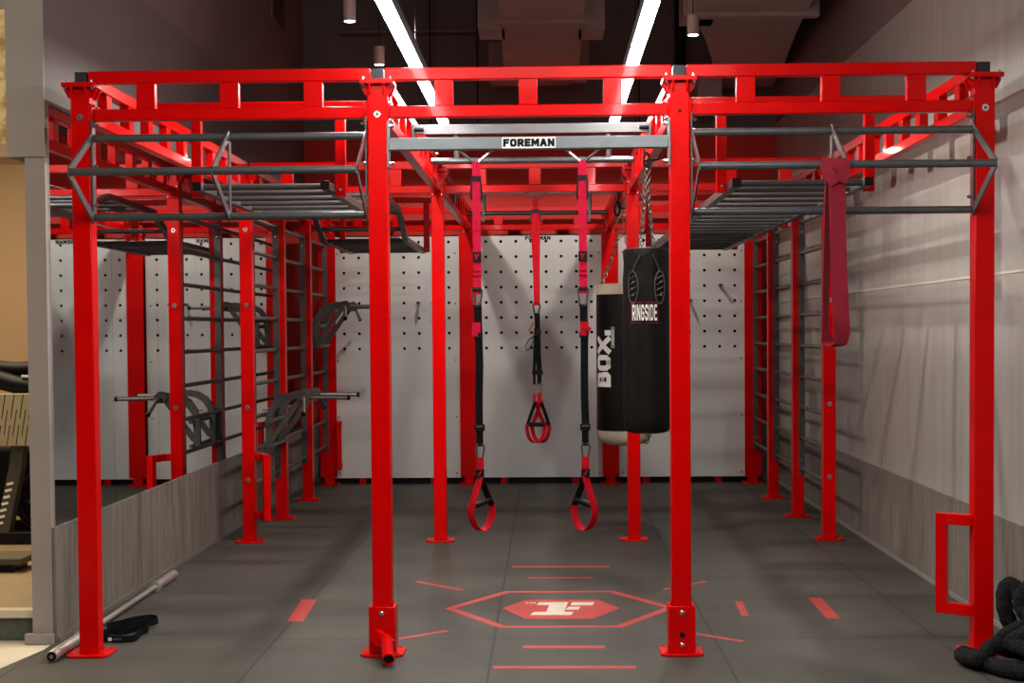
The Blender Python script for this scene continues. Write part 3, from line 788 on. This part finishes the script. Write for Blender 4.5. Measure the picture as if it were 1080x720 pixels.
patch((bx_, by_, 0), br_+.002, -.0925, .0485, 1.4395, 1.5465, .0015, 'patch_field', BLACKINK, pt)
_f = on_cyl((bx_, by_, 1.494), br_+.004)
text_mesh('RINGSIDE', .084, lambda u, v, tt: _f(u-.022, v, tt), 'patch_lettering', WHITE, pt, .17, 1, width=.134, sub=2, thick=.0012, gap=.22)
m = MB()
for k, (px_, py_) in enumerate(((.030, -.085), (-.034, -.085), (.045, .03), (-.045, .03))):
    chain_mesh(m, (bx_+px_, by_+py_, 1.81), (bx_+px_*.12, by_+py_*.12, 2.20), .026, .0026, .0078, k)
chain_mesh(m, (bx_, by_, 2.20), (bx_+.012, by_, 2.31), .028, .0030, .009)
chain_mesh(m, (bx_+.012, by_-.012, 2.13), (bx_+.014, by_-.012, 2.31), .028, .0030, .009)
m.build('chain', plain('dull chain steel', (.13, .115, .10), .35, .9), t)
m = MB()
m.ribbon([(bx_-.012, by_, 2.30), (bx_-.014, by_, 2.385), (bx_+.04, by_, 2.388), (bx_+.075, by_, 2.385), (bx_+.075, by_, 2.31), (bx_+.04, by_, 2.305)], .05, .006, (0, 1, 0), closed=True)
m.build('hanging_strap', BLACKWEB, t)
m = MB(); m.tube([(bx_+.016*math.cos(2*math.pi*j/14), by_-.03, 2.30+.034*math.sin(2*math.pi*j/14)) for j in range(14)], .006, 8, closed=True)
m.tube([(bx_+.016*math.cos(2*math.pi*j/14), by_-.01, 2.31+.034*math.sin(2*math.pi*j/14)) for j in range(14)], .006, 8, closed=True)
m.build('carabiner', BLACKPL, t)

cx_, cy_, cr_ = .569, 11.3, .204
t = thing('punching_bag', 'black punching bag with cream top and bottom and upright white lettering, the rear one', 'punching bag', (cx_, cy_, .54), 'hanging punching bags')
MB().lathe([(.19, .662), (cr_, .664)]+[(cr_, .70+.06*k) for k in range(16)]+[(cr_, 1.665), (.19, 1.667)], (cx_, cy_, 0), 56).build('body', VINYL, t)
MB().lathe([(.04, .545), (.12, .552), (.17, .572), (.196, .605), (.2035, .64), (.2035, .662)], (cx_, cy_, 0), 56).build('bottom_cap', CREAM, t)
MB().lathe([(.2045, 1.667), (.205, 1.70), (.204, 1.742), (.198, 1.744), (.196, 1.70), (.1, 1.69)], (cx_, cy_, 0), 56).build('top_band', CREAM, t)
rot = on_cyl((cx_, cy_, 1.195), cr_)
U0 = -cr_*R(52)
text_mesh('BOX.', .150, lambda u, v, tt: rot(U0-v, u, tt), 'lettering', WHITE, t, .26, .98, sub=6, thick=.0015, gap=.06)
for a_, b_, c_, d_ in ((-.104, -.101, .04, .19), (-.084, -.081, .04, .19), (-.104, -.081, .04, .043), (-.104, -.081, .187, .19), (-.096, -.089, .055, .175)):
    patch((cx_, cy_, 1.235), cr_+.0004, a_, b_, c_, d_, .0012, 'caption_border', WHITE, t, 2)
m = MB()
top = (cx_-.02, cy_, 2.27)
for k, (px_, py_) in enumerate(((-.17, -.09), (.17, -.09), (-.17, .09), (.17, .09))):
    chain_mesh(m, (cx_+px_, cy_+py_, 1.715), (cx_+px_*.1-.01, cy_+py_*.1, 2.10), .038, .0036, .011, k)
chain_mesh(m, (cx_-.005, cy_, 2.09), (cx_, cy_, 2.33), .038, .0038, .012)
chain_mesh(m, (cx_-.06, cy_-.02, 1.98), (cx_-.045, cy_-.02, 2.29), .038, .0038, .012)
m.build('chain', plain('bright chain steel', (.42, .37, .30), .28, 1), t)
m = MB(); m.ribbon([(cx_-.037, cy_, 2.31), (cx_-.037, cy_, 2.44), (cx_, cy_, 2.545), (cx_+.037, cy_, 2.44), (cx_+.037, cy_, 2.31), (cx_, cy_, 2.305)], .05, .008, (0, 1, 0), closed=True)
m.build('hanging_strap', BLACKWEB, t)
MB().tube([(cx_-.045+.02*math.cos(2*math.pi*j/14), cy_-.04, 2.30+.05*math.sin(2*math.pi*j/14)) for j in range(14)], .009, 8, closed=True).build('carabiner', BLACKPL, t)
m = MB(); m.tube([(cx_+.155+.02*math.cos(2*math.pi*j/12), cy_-.13, .60+.035*math.sin(2*math.pi*j/12)) for j in range(12)], .004, 6, closed=True)
m.build('bottom_ring', DARKGREY, t)

# ------------------------------------------------------------------ suspension straps
def single_strap(x, ztop, mirror, label):
    y = Y1-.03; s = mirror
    t = thing('suspension_strap', label, 'suspension strap', (x, y, ztop), 'suspension straps hanging from the rig')
    X = Vector((1, 0, 0))
    q = MB(); q.ribbon([(x-.0, y-.007, 1.955), (x, y-.009, 2.06), (x, y-.006, 2.129), (x, y+.006, 2.129), (x, y+.009, 2.06), (x, y+.006, 1.955)], .035, .003, X, closed=True)
    q.build('top_loop', PINK, t)
    m = MB(); m.ribbon([(x, y-.012, 2.055), (x+s*.0, y-.011, 1.9), (x+.001, y-.008, 1.74), (x+.001, y-.006, 1.56)], .035, .004, X); m.build('anchor_strap', PINK, t)
    for zz in (1.835, 1.66, 1.64): MB().box(x-.0178, x+.0178, y-.0145, y-.004, zz-.0012, zz+.0012).build('stitching', REDWEB, t)
    m = MB()
    for k in (-1, 1): m.ribbon([(x+k*.012, y-.014, 2.062), (x+k*.021, y-.016, 2.035), (x+k*.023, y-.014, 1.985), (x+k*.020, y-.012, 1.965)], .008, .007, X)
    m.box(x-.022, x+.022, y-.020, y-.012, 2.048, 2.066); m.build('top_clip', BLACKPL, t)
    m = MB(); m.ribbon([(x+.022, y+.005, 2.0), (x+.030, y+.006, 1.93), (x+.029, y+.006, 1.87)], .010, .003, X); m.build('loose_end', GREY, t)
    tg = MB().box(x-.0185, x+.0185, y-.017, y-.003, 1.700, 1.742).build('strap_label', BLACKPL, t)
    MB().prism([(-.010, -.012), (-.004, -.012), (.010, .012), (.004, .012)], FRONT(x+.001, y-.0172, 1.721), 0, .0008).prism([(-.010, .002), (-.004, .002), (-.004, .012), (-.010, .012)], FRONT(x+.001, y-.0172, 1.721), 0, .0008).build('label_mark', REDWEB, tg)
    # equalizer ring and upper clip
    zt = 1.585
    m = MB()
    m.tube([(x-.016, y-.012, zt), (x-.022, y-.012, zt-.01), (x-.014, y-.012, zt-.072), (x, y-.012, zt-.080), (x+.014, y-.012, zt-.072), (x+.022, y-.012, zt-.01), (x+.016, y-.012, zt)], .0042, 8, closed=True)
    m.build('carabiner', DARKGREY, t)
    MB().box(x-.019, x+.019, y-.016, y-.004, 1.576, 1.590).box(x-.019, x+.019, y-.016, y-.004, 1.505, 1.515).build('strap_bridge', BLACKPL, t)
    m = MB(); pts = [(x+.002, y-.006, 1.515), (x+.003, y-.008, 1.45), (x+.005, y-.009, 1.38), (x+.002*s+.006, y-.007, 1.25), (x+.004, y-.006, 1.12), (x-s*.002+.006, y-.006, .99)]
    m.ribbon(pts, .033, .004, lambda i: Vector((1, (0, .1, .2, .05, -.1, 0)[i], 0))); m.build('main_strap', BLACKWEB, t)
    m = MB(); m.ribbon([(x-s*.004, y-.016, 1.44), (x-s*.006, y-.016, 1.38)], .036, .007, Vector((1, .2, 0)))
    if s > 0: m.build('pull_tab', PINK, t)
    else:
        m.ribbon([(x-.012, y-.018, 1.425), (x+.032, y-.024, 1.405)], .016, .006, Vector((0, 0, 1))); m.build('pull_tab', REDWEB, t)
    MB().box(x-.016, x+.022, y-.018, y+.002, 1.37, 1.395).build('cam_buckle', BLACKPL, t)
    xb = x+.006
    bk = MB().box(xb-.022, xb+.022, y-.018, y+.002, .972, 1.0).build('cam_buckle', BLACKPL, t)
    MB().box(xb-.014, xb+.014, y-.021, y-.018, .988, .995).build('buckle_bar', STEEL, bk)
    MB().ribbon([(xb, y-.008, .975), (xb, y-.008, .905)], .030, .006, X).build('lower_strap', BLACKWEB, t)
    m = MB(); m.tube([(xb-.011, y-.01, .915), (xb-.016, y-.01, .902), (xb-.010, y-.01, .845), (xb+.010, y-.01, .842), (xb+.020, y-.01, .900), (xb+.014, y-.01, .915)], .0042, 8, closed=True)
    m.build('carabiner', DARKGREY, t)
    MB().ribbon([(xb, y-.012, .858), (xb, y-.012, .775)], .034, .008, X).build('handle_strap', REDWEB, t)
    tg = MB().box(xb-.0185, xb+.0185, y-.020, y-.006, .772, .806).build('strap_label', BLACKPL, t)
    MB().prism([(-.009, -.010), (-.003, -.010), (.009, .010), (.003, .010)], FRONT(xb, y-.0202, .789), 0, .0008).build('label_mark', REDWEB, tg)
    # foot loop with cross grip
    xc = xb+s*.006
    W = lambda i: Vector((.80, -.6*s, 0))
    front = [(xb, y-.012, .776), (xc-s*.020, y-.018, .72), (xc-s*.040, y-.022, .655), (xc-s*.046, y-.016, .61), (xc-s*.030, y-.004, .562), (xc, y+.004, .541), (xc+s*.028, y+.012, .565), (xc+s*.043, y+.022, .615), (xc+s*.042, y+.024, .66)]
    m = MB(); m.ribbon(smooth_pts(front, 4, False), .036, .004, W(0)); m.build('foot_loop', REDWEB, t)
    m = MB(); m.ribbon([(xb, y-.006, .776), (xc+s*.018, y+.010, .71), (xc+s*.042, y+.024, .645)], .034, .004, W); m.build('loop_webbing', BLACKWEB, t)
    MB().tube([(xc-s*.036, y-.018, .645), (xc+s*.038, y+.018, .672)], .013, 12).build('hand_grip', BLACKPL, t)
    return t
single_strap(-.300, 2.13, 1, 'crimson and black suspension strap on the left, hanging from the branded grey beam')
single_strap(.155, 2.13, -1, 'crimson and black suspension strap on the right, beside the punching bags')

def double_strap(x, y, label):
    t = thing('suspension_strap', label, 'suspension strap', (x, y, 2.277), 'suspension straps hanging from the rig')
    v_hook(x, y, 2.322, 2.268, t)
    X = Vector((1, 0, 0))
    MB().ribbon([(x, y-.006, 2.17), (x, y-.007, 2.24), (x, y, 2.285), (x, y+.007, 2.24), (x, y+.006, 2.17)], .036, .004, X).build('top_loop', REDWEB, t)
    m = MB()
    for k in (-1, 1): m.ribbon([(x+k*.014, y-.012, 2.20), (x+k*.030, y-.013, 2.17), (x+k*.034, y-.012, 2.12)], .010, .008, X)
    m.box(x-.034, x+.034, y-.018, y-.006, 2.183, 2.205); m.build('top_clip', BLACKPL, t)
    MB().ribbon([(x-.008, y-.01, 2.19), (x-.012, y-.01, 2.0), (x-.002, y-.010, 1.8), (x+.004, y-.008, 1.57)], .036, .004, lambda i: Vector((1, (.2, .5, .3, 0)[i], 0))).build('anchor_strap', REDWEB, t)
    MB().ribbon([(x+.012, y+.0, 2.19), (x+.016, y+.0, 2.0), (x+.010, y+.002, 1.8), (x+.010, y-.001, 1.57)], .030, .004, lambda i: Vector((1, (-.2, -.5, -.3, 0)[i], 0))).build('anchor_strap', REDWEB, t)
    m = MB(); m.tube([(x-.016, y-.01, 1.585), (x-.020, y-.01, 1.57), (x-.008, y-.01, 1.50), (x+.010, y-.01, 1.50), (x+.026, y-.01, 1.57), (x+.020, y-.01, 1.585)], .005, 8, closed=True); m.build('carabiner', BLACKPL, t)
    MB().ribbon([(x+.006, y-.008, 1.52), (x+.008, y-.008, 1.40), (x+.012, y-.008, 1.25), (x+.018, y-.008, 1.13)], .036, .005, X).build('main_strap', BLACKWEB, t)
    MB().ribbon([(x-.004, y+.006, 1.42), (x-.012, y+.006, 1.25), (x-.016, y-.006, 1.13)], .020, .005, X).build('main_strap', BLACKWEB, t)
    MB().box(x-.012, x+.032, y-.02, y+.002, 1.375, 1.41).build('cam_buckle', BLACKPL, t)
    MB().ribbon([(x-.01, y-.012, 1.37), (x-.05, y-.02, 1.345), (x-.075, y-.02, 1.30), (x-.065, y-.016, 1.27), (x-.045, y-.012, 1.285), (x-.02, y-.01, 1.34)], .018, .004, Vector((0, 1, .2))).build('loose_end', BLACKWEB, t)
    MB().ribbon([(x-.015, y-.015, 1.46), (x-.052, y-.02, 1.40)], .014, .006, Vector((0, 1, 0))).build('pull_tab', REDWEB, t)
    for dx in (.018, -.016):
        hw = .024 if dx > 0 else .014
        MB().box(x+dx-hw, x+dx+hw, y-.02, y+.002, 1.11, 1.14).build('cam_buckle', BLACKPL, t)
        MB().ribbon([(x+dx, y-.008, 1.12), (x+dx, y-.008, 1.045)], .030 if dx > 0 else .018, .006, X).build('lower_strap', BLACKWEB, t)
        m = MB(); m.tube([(x+dx-.012, y-.01, 1.055), (x+dx-.009, y-.01, .98), (x+dx+.009, y-.01, .98), (x+dx+.013, y-.01, 1.055)], .0045, 8, closed=True); m.build('carabiner', STEEL, t)
        MB().ribbon([(x+dx, y-.012, .99), (x+dx, y-.012, .925)], .032 if dx > 0 else .018, .008, X).build('handle_strap', REDWEB, t)
    for dx, yy, q in ((-.008, y-.03, .088), (.026, y+.01, .085)):
        xc = x+dx; sg = 1 if dx > 0 else -1
        W = Vector((.75, .65*sg, 0))
        m = MB(); m.ribbon(smooth_pts([(xc, yy, .935), (xc-sg*q*.30, yy-sg*.01, .85), (xc-sg*q*.62, yy-sg*.02, .785), (xc-sg*q*.66, yy-sg*.02, .745), (xc-sg*q*.45, yy-sg*.01, .685), (xc, yy, .660), (xc+sg*q*.45, yy+sg*.01, .685), (xc+sg*q*.66, yy+sg*.02, .745), (xc+sg*q*.62, yy+sg*.02, .785)], 4, False), .030, .005, W)
        m.build('foot_loop', REDWEB, t)
        MB().ribbon([(xc, yy+.004, .935), (xc+sg*q*.35, yy+sg*.012, .85), (xc+sg*q*.64, yy+sg*.02, .775)], .026, .005, W).build('loop_webbing', BLACKWEB, t)
        MB().tube([(xc-sg*q*.60, yy-sg*.018, .778), (xc+sg*q*.60, yy+sg*.018, .782)], .014, 12).build('hand_grip', BLACKPL, t)
double_strap(-.072, Y2-.03, 'short red and black suspension strap with two handles, hanging in front of the middle pegboard')

# ------------------------------------------------------------------ red resistance band on the right pull-up unit
t = thing('resistance_band', 'dusty red loop band hanging from the right three-bar pull-up unit', 'resistance band', (1.167, 6.2, 2.08))
yc, zc = 6.205, 2.066
m = MB()
bx0 = 1.170
m.ribbon([(bx0+.006, yc-.024, 2.075), (bx0+.004, yc-.027, 2.0), (bx0+.006, yc-.030, 1.85), (bx0+.010, yc-.034, 1.65), (bx0+.016, yc-.042, 1.48), (bx0+.020, yc-.048, 1.38), (bx0+.014, yc-.040, 1.338), (bx0-.006, yc-.012, 1.330),
          (bx0-.026, yc+.016, 1.345), (bx0-.034, yc+.030, 1.40), (bx0-.030, yc+.036, 1.55), (bx0-.026, yc+.034, 1.75), (bx0-.022, yc+.030, 1.95), (bx0-.014, yc+.022, 2.04)],
         .066, .0055, lambda i: Vector((1, .05, 0)) if i < 6 else (Vector((.9, .45, 0)) if i < 9 else Vector((.55, .83, 0))))
m.build('loop', RUBBERRED, t)
m = MB()
m.ribbon([(bx0-.010, yc-.022, 2.02), (bx0-.004, yc-.029, 2.055), (bx0, yc-.022, 2.083), (bx0, yc, 2.090), (bx0, yc+.022, 2.083), (bx0-.002, yc+.027, 2.055), (bx0-.010, yc+.022, 2.02)], .092, .006, Vector((1, 0, 0)))
m.ribbon([(bx0-.044, yc-.026, 2.075), (bx0-.034, yc-.036, 2.03), (bx0-.004, yc-.040, 1.985)], .045, .006, Vector((.9, 0, .3)))
m.ribbon([(bx0+.036, yc-.026, 2.085), (bx0+.034, yc-.040, 2.03), (bx0+.018, yc-.040, 1.99)], .040, .006, Vector((.9, 0, -.3)))
m.build('hitch', RUBBERRED, t)

# ------------------------------------------------------------------ barbell and black band by the left wall
a, b = Vector((-2.128, 6.40, .0255)), Vector((-2.145, 8.60, .0255))
d = (b-a).normalized()
t = thing('barbell', 'steel barbell lying on the floor along the left skirting', 'barbell', tuple(a))
MB().tube([a+d*.40, b-d*.40], .0135, 16).build('shaft', BARSTEEL, t)
for p, q, dd in ((a, a+d*.415, d), (b, b-d*.415, -d)):
    sl = MB().tube([p, p+dd*.004, q], lambda i: (.0225, .0250, .0250)[i], 24).build('sleeve', BARSTEEL, t)
    MB().tube([q, q+dd*.03], .034, 24).build('collar', BARSTEEL, t)
    MB().tube([p-dd*.001, p-dd*.0035], .0205, 20).build('end_cap', BLACKPL, sl)
MB().tube([a-d*.004, a-d*.0055], .010, 6).build('end_mark', STEEL, t)
t = thing('resistance_band', 'crumpled black loop band on the floor beside the far left upright', 'resistance band', (-1.98, 7.0, 0))
zq = .024
pts = [(-2.02, 6.82), (-1.93, 6.80), (-1.86, 6.81), (-1.845, 6.86), (-1.855, 7.0), (-1.84, 7.10), (-1.90, 7.12), (-1.95, 7.03), (-1.99, 7.01), (-2.04, 7.04), (-2.07, 7.10), (-2.02, 7.16), (-1.97, 7.25), (-1.89, 7.32), (-1.83, 7.28), (-1.84, 7.20), (-1.91, 7.17), (-1.99, 7.06), (-2.06, 6.98), (-2.09, 6.90), (-2.07, 6.84)]
pts = [(-2.09+(x_+2.09)*.82, 6.80+(y_-6.80)*.82) for x_, y_ in pts]
hz = [.017+ (.018 if 8 <= i <= 18 else 0)*math.sin((i-8)/10*math.pi) for i in range(len(pts))]
sp = smooth_pts([(p[0], p[1], h) for p, h in zip(pts, hz)], 4)
MB().ribbon(sp, .031, .005, lambda i: Vector((.25*math.sin(i*.31), .25, 1)), closed=True).build('loop', BLACKWEB, t)
MB().box(-2.0, -1.985, 6.794, 6.799, .011, .025).build('white_mark', WHITE, t)
MB().box(-1.98, -1.94, 6.793, 6.798, .014, .022).build('print', GREY, t)

# ------------------------------------------------------------------ bolted boxes at the feet of the two middle front uprights
def foot_box(x, label, bolts):
    t = thing('foot_bracket', label, 'steel bracket', (x, Y1, .012), 'bolted boxes at the feet of the front uprights')
    y0, y1, q = Y1-.058, Y1+.058, .058
    m = MB(); m.box(x-q, x+q, y0, y0+.014, .013, .212).box(x-q, x+q, y1-.014, y1, .013, .212).box(x-q, x-q+.014, y0+.014, y1-.014, .013, .212).box(x+q-.014, x+q, y0+.014, y1-.014, .013, .212)
    m.build('box', RED, t, .003)
    for z, mt in bolts:
        MB().disc((x, y0, z), (0, -1, 0), .0125, .010, 14, 1).build('bolt', mt, t)
    return t
foot_box(PX[2], 'red box bolted round the foot of the front upright right of the straps', ((.185, STEEL), (.090, BLACKINK), (.045, STEEL)))
t = foot_box(PX[1], 'red pivoting barbell holder bolted to the foot of the front upright left of the straps', ((.185, STEEL),))
t['group'] = 'bolted boxes at the feet of the front uprights'
px_, py_ = PX[1], Y1-.058
MB().sweep([(px_-.026, py_-.026, .098), (px_+.048, py_-.066, .052)], lambda i: [(-.030, -.022), (.030, -.022), (.030, .022), (-.030, .022)], wdir=(.4, 0, 1)).build('pivot_bracket', RED, t, .003)
MB().tube([(px_-.012, py_-.012, .068), (px_-.012, py_-.048, .068)], .017, 18).build('pivot_bolt', STEEL, t)
MB().disc((px_+.06, py_-.005, .088), (.3, -1, 0), .009, .02, 8, 1).build('bolt', STEEL, t)
m = MB(); A, B = Vector((px_+.020, py_-.04, .085)), Vector((px_+.052, py_-.235, .036))
dd = (B-A).normalized(); rings = []
for (p, r_) in ((A, .026), (B, .026), (B, .022), (A+dd*.02, .022)):
    w1 = Vector((1, 0, 0)); w1 = (w1-dd*w1.dot(dd)).normalized(); w2 = dd.cross(w1)
    rings.append([m.bm.verts.new(p+w1*r_*math.cos(2*math.pi*j/20)+w2*r_*math.sin(2*math.pi*j/20)) for j in range(20)])
for q1, q2 in zip(rings, rings[1:]):
    for j in range(20): m.bm.faces.new((q1[j], q1[(j+1) % 20], q2[(j+1) % 20], q2[j]))
m.bm.faces.new(rings[0]); m.bm.faces.new(rings[-1])
tb = m.build('holder_tube', RED, t)
MB().tube([A+dd*.03, B-dd*.012], .0215, 18).build('tube_lining', BLACKINK, tb)

# ------------------------------------------------------------------ battle rope
rr = .034
path = [(2.04, 5.95, .036), (1.95, 5.98, .036), (1.86, 6.03, .036), (1.80, 6.12, .036), (1.775, 6.25, .036), (1.74, 6.36, .036), (1.72, 6.30, .040), (1.75, 6.17, .055), (1.82, 6.22, .10), (1.90, 6.20, .10), (1.97, 6.13, .10),
        (2.05, 6.15, .07), (2.05, 6.28, .045), (1.99, 6.36, .04), (1.90, 6.36, .06), (1.86, 6.28, .10), (1.90, 6.20, .165), (1.98, 6.24, .17), (2.04, 6.34, .12), (2.00, 6.42, .11), (1.95, 6.40, .14), (1.915, 6.39, .22), (1.920, 6.41, .29), (1.945, 6.41, .318), (1.968, 6.38, .29), (1.985, 6.30, .20), (2.01, 6.22, .12), (2.045, 6.12, .10),
        (2.04, 6.02, .10), (1.97, 6.02, .105), (1.90, 6.08, .115), (1.87, 6.14, .13), (1.91, 6.12, .16), (1.97, 6.16, .19), (1.985, 6.22, .20), (1.955, 6.29, .24), (1.963, 6.29, .30), (1.992, 6.27, .335), (2.03, 6.24, .33), (2.055, 6.20, .25), (2.06, 6.14, .18), (2.06, 6.0, .17), (2.0, 5.95, .11), (1.93, 5.93, .06), (1.90, 5.90, .036)]
sp = smooth_pts(path, 6, False)
o = MB().tube(sp, lambda i: rr*(1+.05*math.sin(i*1.7)), 14).build('battle_rope', ROPE)
tag(o, 'thick black battle rope heaped at the foot of the far right front upright', 'rope')

# ------------------------------------------------------------------ side room machines
t = thing('exercise_machine', 'dark exercise machine with a slatted beige cover in the side room at left', 'exercise machine', (-3.3, 9.1, .135))
m = MB(); m.prism([(-3.75, .735), (-3.00, .735), (-3.00, 1.02), (-3.02, 1.05), (-3.75, 1.05)], lambda u, v, tt: (u, tt, v), 9.0, 9.05); sl = m.build('slatted_cover', SLAT, t, .004)
m = MB()
for k in range(16):
    x_ = -3.46+k*.0272
    for (z0, z1) in ((.80, .955),) if k % 2 else ((.742, .86), (.90, 1.045)):
        m.prism([(x_+(z0-.74)*.16, z0), (x_+(z0-.74)*.16+.004, z0), (x_+(z1-.74)*.16+.004, z1), (x_+(z1-.74)*.16, z1)], lambda u, v, tt: (u, tt, v), 8.998, 9.0)
m.build('slots', BLACKINK, sl, smooth=False)
MB().sweep([(-3.20, 9.1, .74), (-3.215, 9.1, .60), (-3.26, 9.1, .40), (-3.30, 9.1, .185)], lambda i: [(-.04, -.045), (.04, -.045), (.04, .045), (-.04, .045)]).build('frame_post', DARKGREY, t, .008)
fm = MB()
for k in range(7): fm.sweep([(-3.245-.011*k-.02, 9.052, .50-.04*k), (-3.245-.011*k+.02, 9.052, .51-.04*k)], lambda i: [(-.008, -.001), (.008, -.001), (.008, .001), (-.008, .001)])
fm.build('white_marks', WHITE, t, smooth=False)
MB().tube([(-3.12+.16*math.cos(2*math.pi*j/24), 9.3, .37+.16*math.sin(2*math.pi*j/24)) for j in range(24)], .028, 10, closed=True).build('wheel', BLACKPL, t)
MB().lathe([(.02, .36), (.10, .362), (.10, .38), (.02, .382)], (-3.12, 9.3, 0), 20).build('hub', DARKGREY, t)
MB().box(-3.8, -2.95, 9.05, 9.15, .135, .21).build('base_rail', BLACKPL, t, .006)
MB().box(-3.8, -2.95, 9.5, 9.6, .135, .22).build('base_rail', BLACKPL, t, .006)
MB().box(-3.8, -2.9, 9.4, 9.9, .26, .72).build('flywheel_housing', BLACKPL, t, .05)
MB().tube([(-3.5, 9.1, 1.10), (-3.35, 9.1, 1.14), (-3.2, 9.08, 1.10), (-3.0, 9.08, 1.07)], lambda i: (.05, .06, .055, .045)[i], 12).build('pad', BLACKPL, t)
MB().tube([(-3.5, 9.2, 1.21), (-3.25, 9.2, 1.19), (-3.0, 9.2, 1.20)], lambda i: (.05, .045, .05)[i], 12).build('pad', BLACKPL, t)
MB().box(-3.16, -2.98, 9.04, 9.06, 1.148, 1.16).build('white_trim', WHITE, t)
t = thing('step_bench', 'low dark step bench on the tan floor of the side room', 'step bench', (-3.0, 8.05, .135))
MB().box(-3.5, -2.80, 7.97, 8.25, .175, .215).build('step_top', plain('worn olive rubber', (.085, .075, .045), .7), t, .008)
for x_ in (-3.4, -2.90): MB().box(x_-.04, x_+.04, 7.99, 8.23, .135, .175).build('foot', BLACKPL, t, .004)
